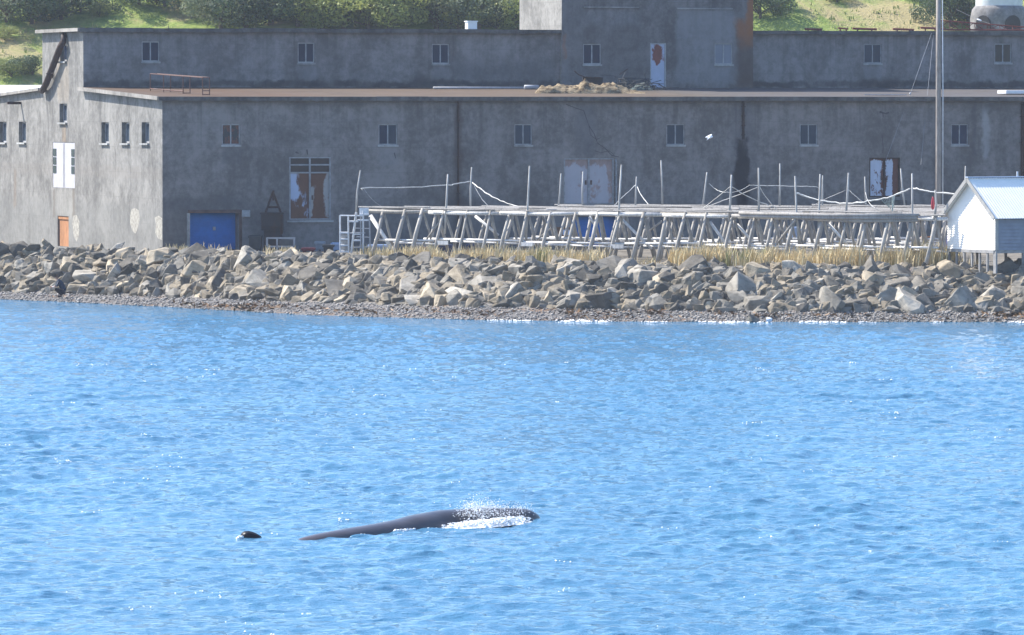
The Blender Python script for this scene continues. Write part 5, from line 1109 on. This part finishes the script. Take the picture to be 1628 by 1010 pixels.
def whale():
    o = atz(640, 840, 0); t = thing('whale', 'dark grey whale surfacing with arched back and lifted head in the open water', 'whale', o)
    tt = NT('whale_skin'); ob = tt.obj(); n = tt.noise(tt.scale(ob, .6, .6, 2), 2.2, 5, .6); sp = tt.ss(tt.noise(ob, 16, 2, .6), .66, .74); z = tt.sep(ob)
    c = tt.mix(tt.ss(n, .3, .7), (.04, .034, .036), (.075, .062, .062)); c = tt.mix(tt.math('MULTIPLY', tt.ss(z[0], -2.6, .6, 1, 0), .55), c, (.11, .085, .085)); tt.col(tt.mix(tt.math('MULTIPLY', sp, .35), c, (.16, .14, .14))); tt.bump(n, .3, .03); M_wh = tt.fin(.3, .5)
    A = [(408, -.35, .10), (440, -.28, .16), (470, -.04, .23), (500, .07, .30), (560, .15, .38), (620, .21, .46), (660, .29, .50), (700, .34, .52), (750, .34, .50), (800, .32, .42), (832, .28, .29), (848, .20, .18), (855, .13, .08)]
    WLY = [(400, 857), (470, 857), (500, 855.5), (560, 850), (620, 844), (660, 840), (700, 836), (750, 833), (800, 830), (856, 827)]
    P = []; Rr = []
    for px, top, rad in A: p = atz(px, ip(px, WLY), 0); p.z = top - rad; P.append(p); Rr.append(rad)
    Q = []; QR = []
    for i in range(len(P)-1):
        p0, p1, p2, p3 = P[max(i-1, 0)], P[i], P[i+1], P[min(i+2, len(P)-1)]
        for k in range(5): u = k/5; Q.append(.5*((2*p1)+(p2-p0)*u+(2*p0-5*p1+4*p2-p3)*u*u+(3*p1-p0-3*p2+p3)*u**3)); QR.append(Rr[i]+(Rr[i+1]-Rr[i])*u)
    Q.append(P[-1]); QR.append(Rr[-1]); m = MB(); m.path(Q, QR, 28); b = m.build('body', M_wh, t, smooth=True)
    # one lobe of the tail flukes breaks the surface, joined below it to the tail stock
    d = HC*F/(855.0-YH); pts = [(382.5, 860), (382.5, 853), (384.5, 849.5), (389, 847.3), (395, 846.8), (402, 848.4), (409, 851.6), (415, 855.5), (418, 860)]; m = MB(); C = at(398, 856, d); ring = [at(x, y-2.6, d) for x, y in pts]; n = len(ring)
    inn = [C + (p-C)*.62 for p in ring]; f = [p+Vector((0, -.09, 0)) for p in inn]; bk = [p+Vector((0, .09, 0)) for p in inn]
    m.add(ring+f+bk, [tuple(range(n, 2*n)), tuple(reversed(range(2*n, 3*n)))] + [(i, i+1, n+i+1, n+i) for i in range(n-1)] + [(i+1, i, 2*n+i, 2*n+i+1) for i in range(n-1)] + [(0, n, 2*n), (n-1, 3*n-1, 2*n-1)])
    m.path([at(402, 862, d), P[0]], [.1, .12], 8); m.build('fluke', simple('fluke_black', (.010, .010, .013), .4, .2, 3, .2), t, smooth=True)
    m = MB(); m.path([atz(788, 829, 0)+Vector((0, -.3, -.12)), atz(806, 831.5, 0)+Vector((.1, -.6, -.25)), atz(815, 833, 0)+Vector((.2, -.9, -.4))], [.16, .12, .04], 10); m.build('flipper', M_wh, t, smooth=True)
    # broken water and spray thrown up along the head
    r = random.Random(14); ico = bmesh.new(); bmesh.ops.create_icosphere(ico, subdivisions=1, radius=1); iv = [v.co.copy() for v in ico.verts]; fi = [tuple(v.index for v in f.verts) for f in ico.faces]; ico.free()
    m = MB()
    def drop(p, s, sq=1.0):
        m.add([p + Vector((v.x*s*1.4, v.y*s, v.z*s*sq))*(1+.3*r.uniform(-1, 1)) for v in iv], fi)
    for _ in range(2600):                # foam rolling along the flank
        px = r.triangular(690, 852, 800); y = ip(px, [(690, 835.5), (720, 836), (780, 833), (820, 829), (852, 825)]); p = atz(px, y + r.uniform(-2, 1.5), 0); e = ip(px, [(690, .25), (730, .7), (800, 1), (835, .8), (852, .3)])
        p.z = r.uniform(-.02, .13)*e + .02; p.y += -.62 + r.gauss(0, .2); drop(p, (.006+.03*r.random()**2.2)*(.6+.4*e), .7)
    nr, ns = 300, 14; V = []
    for i in range(nr+1):
        px = 692 + 162*i/nr; y = ip(px, [(690, 836.5), (720, 837), (780, 834), (820, 830), (854, 826)]); c = atz(px, y, 0); c.y -= .60; e = ip(px, [(692, .05), (715, .55), (760, .9), (800, 1), (835, .8), (854, .05)])
        for j in range(ns+1):
            u = j/ns*2-1; q = Vector((c.x, c.y + u*.40*e, 0)); h = (1-u*u)*.12*e*min(1.15, max(.0, .55+1.5*mnoise.noise(Vector((q.x*2.2, q.y*5, 3)))))*(.55+.9*abs(mnoise.noise(q*6)) + .7*mnoise.noise(q*17)); V.append((q.x, q.y + .07*mnoise.noise(q*6), .0 + h))
    m.add(V, [(i*(ns+1)+j, (i+1)*(ns+1)+j, (i+1)*(ns+1)+j+1, i*(ns+1)+j+1) for i in range(nr) for j in range(ns)])
    for _ in range(160): px = r.uniform(628, 660); p = atz(px, ip(px, WLY)+1, 0); p.z = r.uniform(0, .05); p.y -= r.uniform(.2, .5); drop(p, r.uniform(.012, .035), .6)
    for _ in range(3600):               # spray over the head
        px = r.triangular(722, 852, 770); y = ip(px, WLY); p = atz(px, y, 0); h = abs(r.gauss(0, .12))+.14; p.z = min(h, .52*(1-.35*abs(px-775)/77)); p.y += r.gauss(0, .35); drop(p, abs(r.gauss(0, .004))+.003)
    for _ in range(800): px = r.gauss(755, 15); p = atz(px, ip(px, WLY), 0); p.z = abs(r.gauss(.16, .16))+.05; p.y += r.uniform(-.55, .0); drop(p, r.uniform(.004, .014))
    for _ in range(120): px = r.triangular(560, 700, 690); p = atz(px, ip(px, WLY)+r.uniform(2, 12), 0); c0, _v = crest_near(p.x, p.y); p = Vector(c0) + Vector((0, -.02, 0)); drop(p, r.uniform(.005, .016), .6)
    for _ in range(30): px = r.uniform(378, 386); p = atz(px, 856, 0); p.z = r.uniform(0, .06); p.y -= r.uniform(.1, .2); drop(p, r.uniform(.012, .03))
    s = m.build('splash', simple('splash_white', (.86, .87, .88), .4, .02), smooth=True); tag(s, 'white foam and spray breaking over the head of the whale', 'splash', kind='stuff')
whale()

def gull():
    d = 276.0; k = d/F; o = at(1127, 217.5, d); t = thing('seagull', 'white gull flying before the wall near the black stain', 'seagull', o); X = lambda x, y, z=0: Vector((o.x+x*k*.85, o.y+z*.85, o.z-y*k*.85))
    M_gw = simple('feather_white', (.82, .83, .85), .7, .04); M_gt = simple('feather_dark', (.06, .06, .07), .7)
    m = MB(); m.path([X(-6.5, 1.2), X(-3.5, 1.0), X(0, .6), X(3, -.2), X(5, -.2), X(6.6, .3), X(7.2, .8)], [.012, .04, .075, .08, .055, .04, .008], 10); m.build('body', M_gw, t, smooth=True)
    def wing(P, nm):
        m = MB(); q = [p+Vector((0, 0, .012)) for p in P]; n = len(P); m.add(P+q, [tuple(range(n)), tuple(reversed(range(n, 2*n)))] + [(i, (i+1) % n, n+(i+1) % n, n+i) for i in range(n)]); return m.build(nm, M_gw, t)
    wing([X(3.5, -.6, -.05), X(4.5, .6, -.1), X(1, 3, -.35), X(-4, 6.4, -.75), X(-5.5, 7, -.85), X(-4, 4.8, -.8), X(-2, 2, -.4), X(-1.5, .5, -.05)], 'wing')
    wing([X(3, -.8, .05), X(4.5, -2, .3), X(6.8, -3.8, .75), X(5.6, -3.9, .78), X(1, -2.6, .45), X(-2, -.6, .1)], 'wing')
    m = MB(); m.path([X(7, .7), X(8.2, 1.3)], [.012, .004], 6); m.build('beak', M_gt, t)
gull()

# dark wet rock and the pale stone at the water's edge
def shore_rocks():
    for px, y, sx, sy, sz, kd, cn, lab in ((1204, 509, .85, .6, .62, 'block', 'dark grey', 'dark wet boulder alone at the water line, washed by foam'), (1222, 509, .34, .3, .36, 'block', 'pale grey', 'small white stone beside the dark wet boulder at the water line'), (1043, 497, 1.3, .9, .7, 'wedge', 'tan', 'large tan boulder standing forward on the shingle')):
        me = rock_mesh(kd, px); me.materials.append(ROCKM[cn] if px != 1222 else M_whitep); o = link(bpy.data.objects.new('boulder', me)); o.location = atz(px, y, .1); o.scale = (sx, sy, sz); o.rotation_euler = (0, R(8), R(25)); tag(o, lab, 'boulder', 'boulders of the shore bank')
shore_rocks()

# ------------------------------------------------------------------ the sea air between
def haze():
    t = NT('sea_air'); t.n.remove(t.p); v = t.new('ShaderNodeVolumePrincipled'); v.inputs['Color'].default_value = (.80, .87, 1, 1); v.inputs['Density'].default_value = HAZE; v.inputs['Anisotropy'].default_value = 0.0
    t.con(v.outputs[0], t.n['Material Output'].inputs['Volume'])
    m = MB(); m.box(-420, 420, -30, 560, -3.2, 26); o = m.build('haze', t.m); tag(o, kind='stuff', label='thin pale sea haze between the boat and the hillside', cat='haze')
HAZE = .00016
haze()
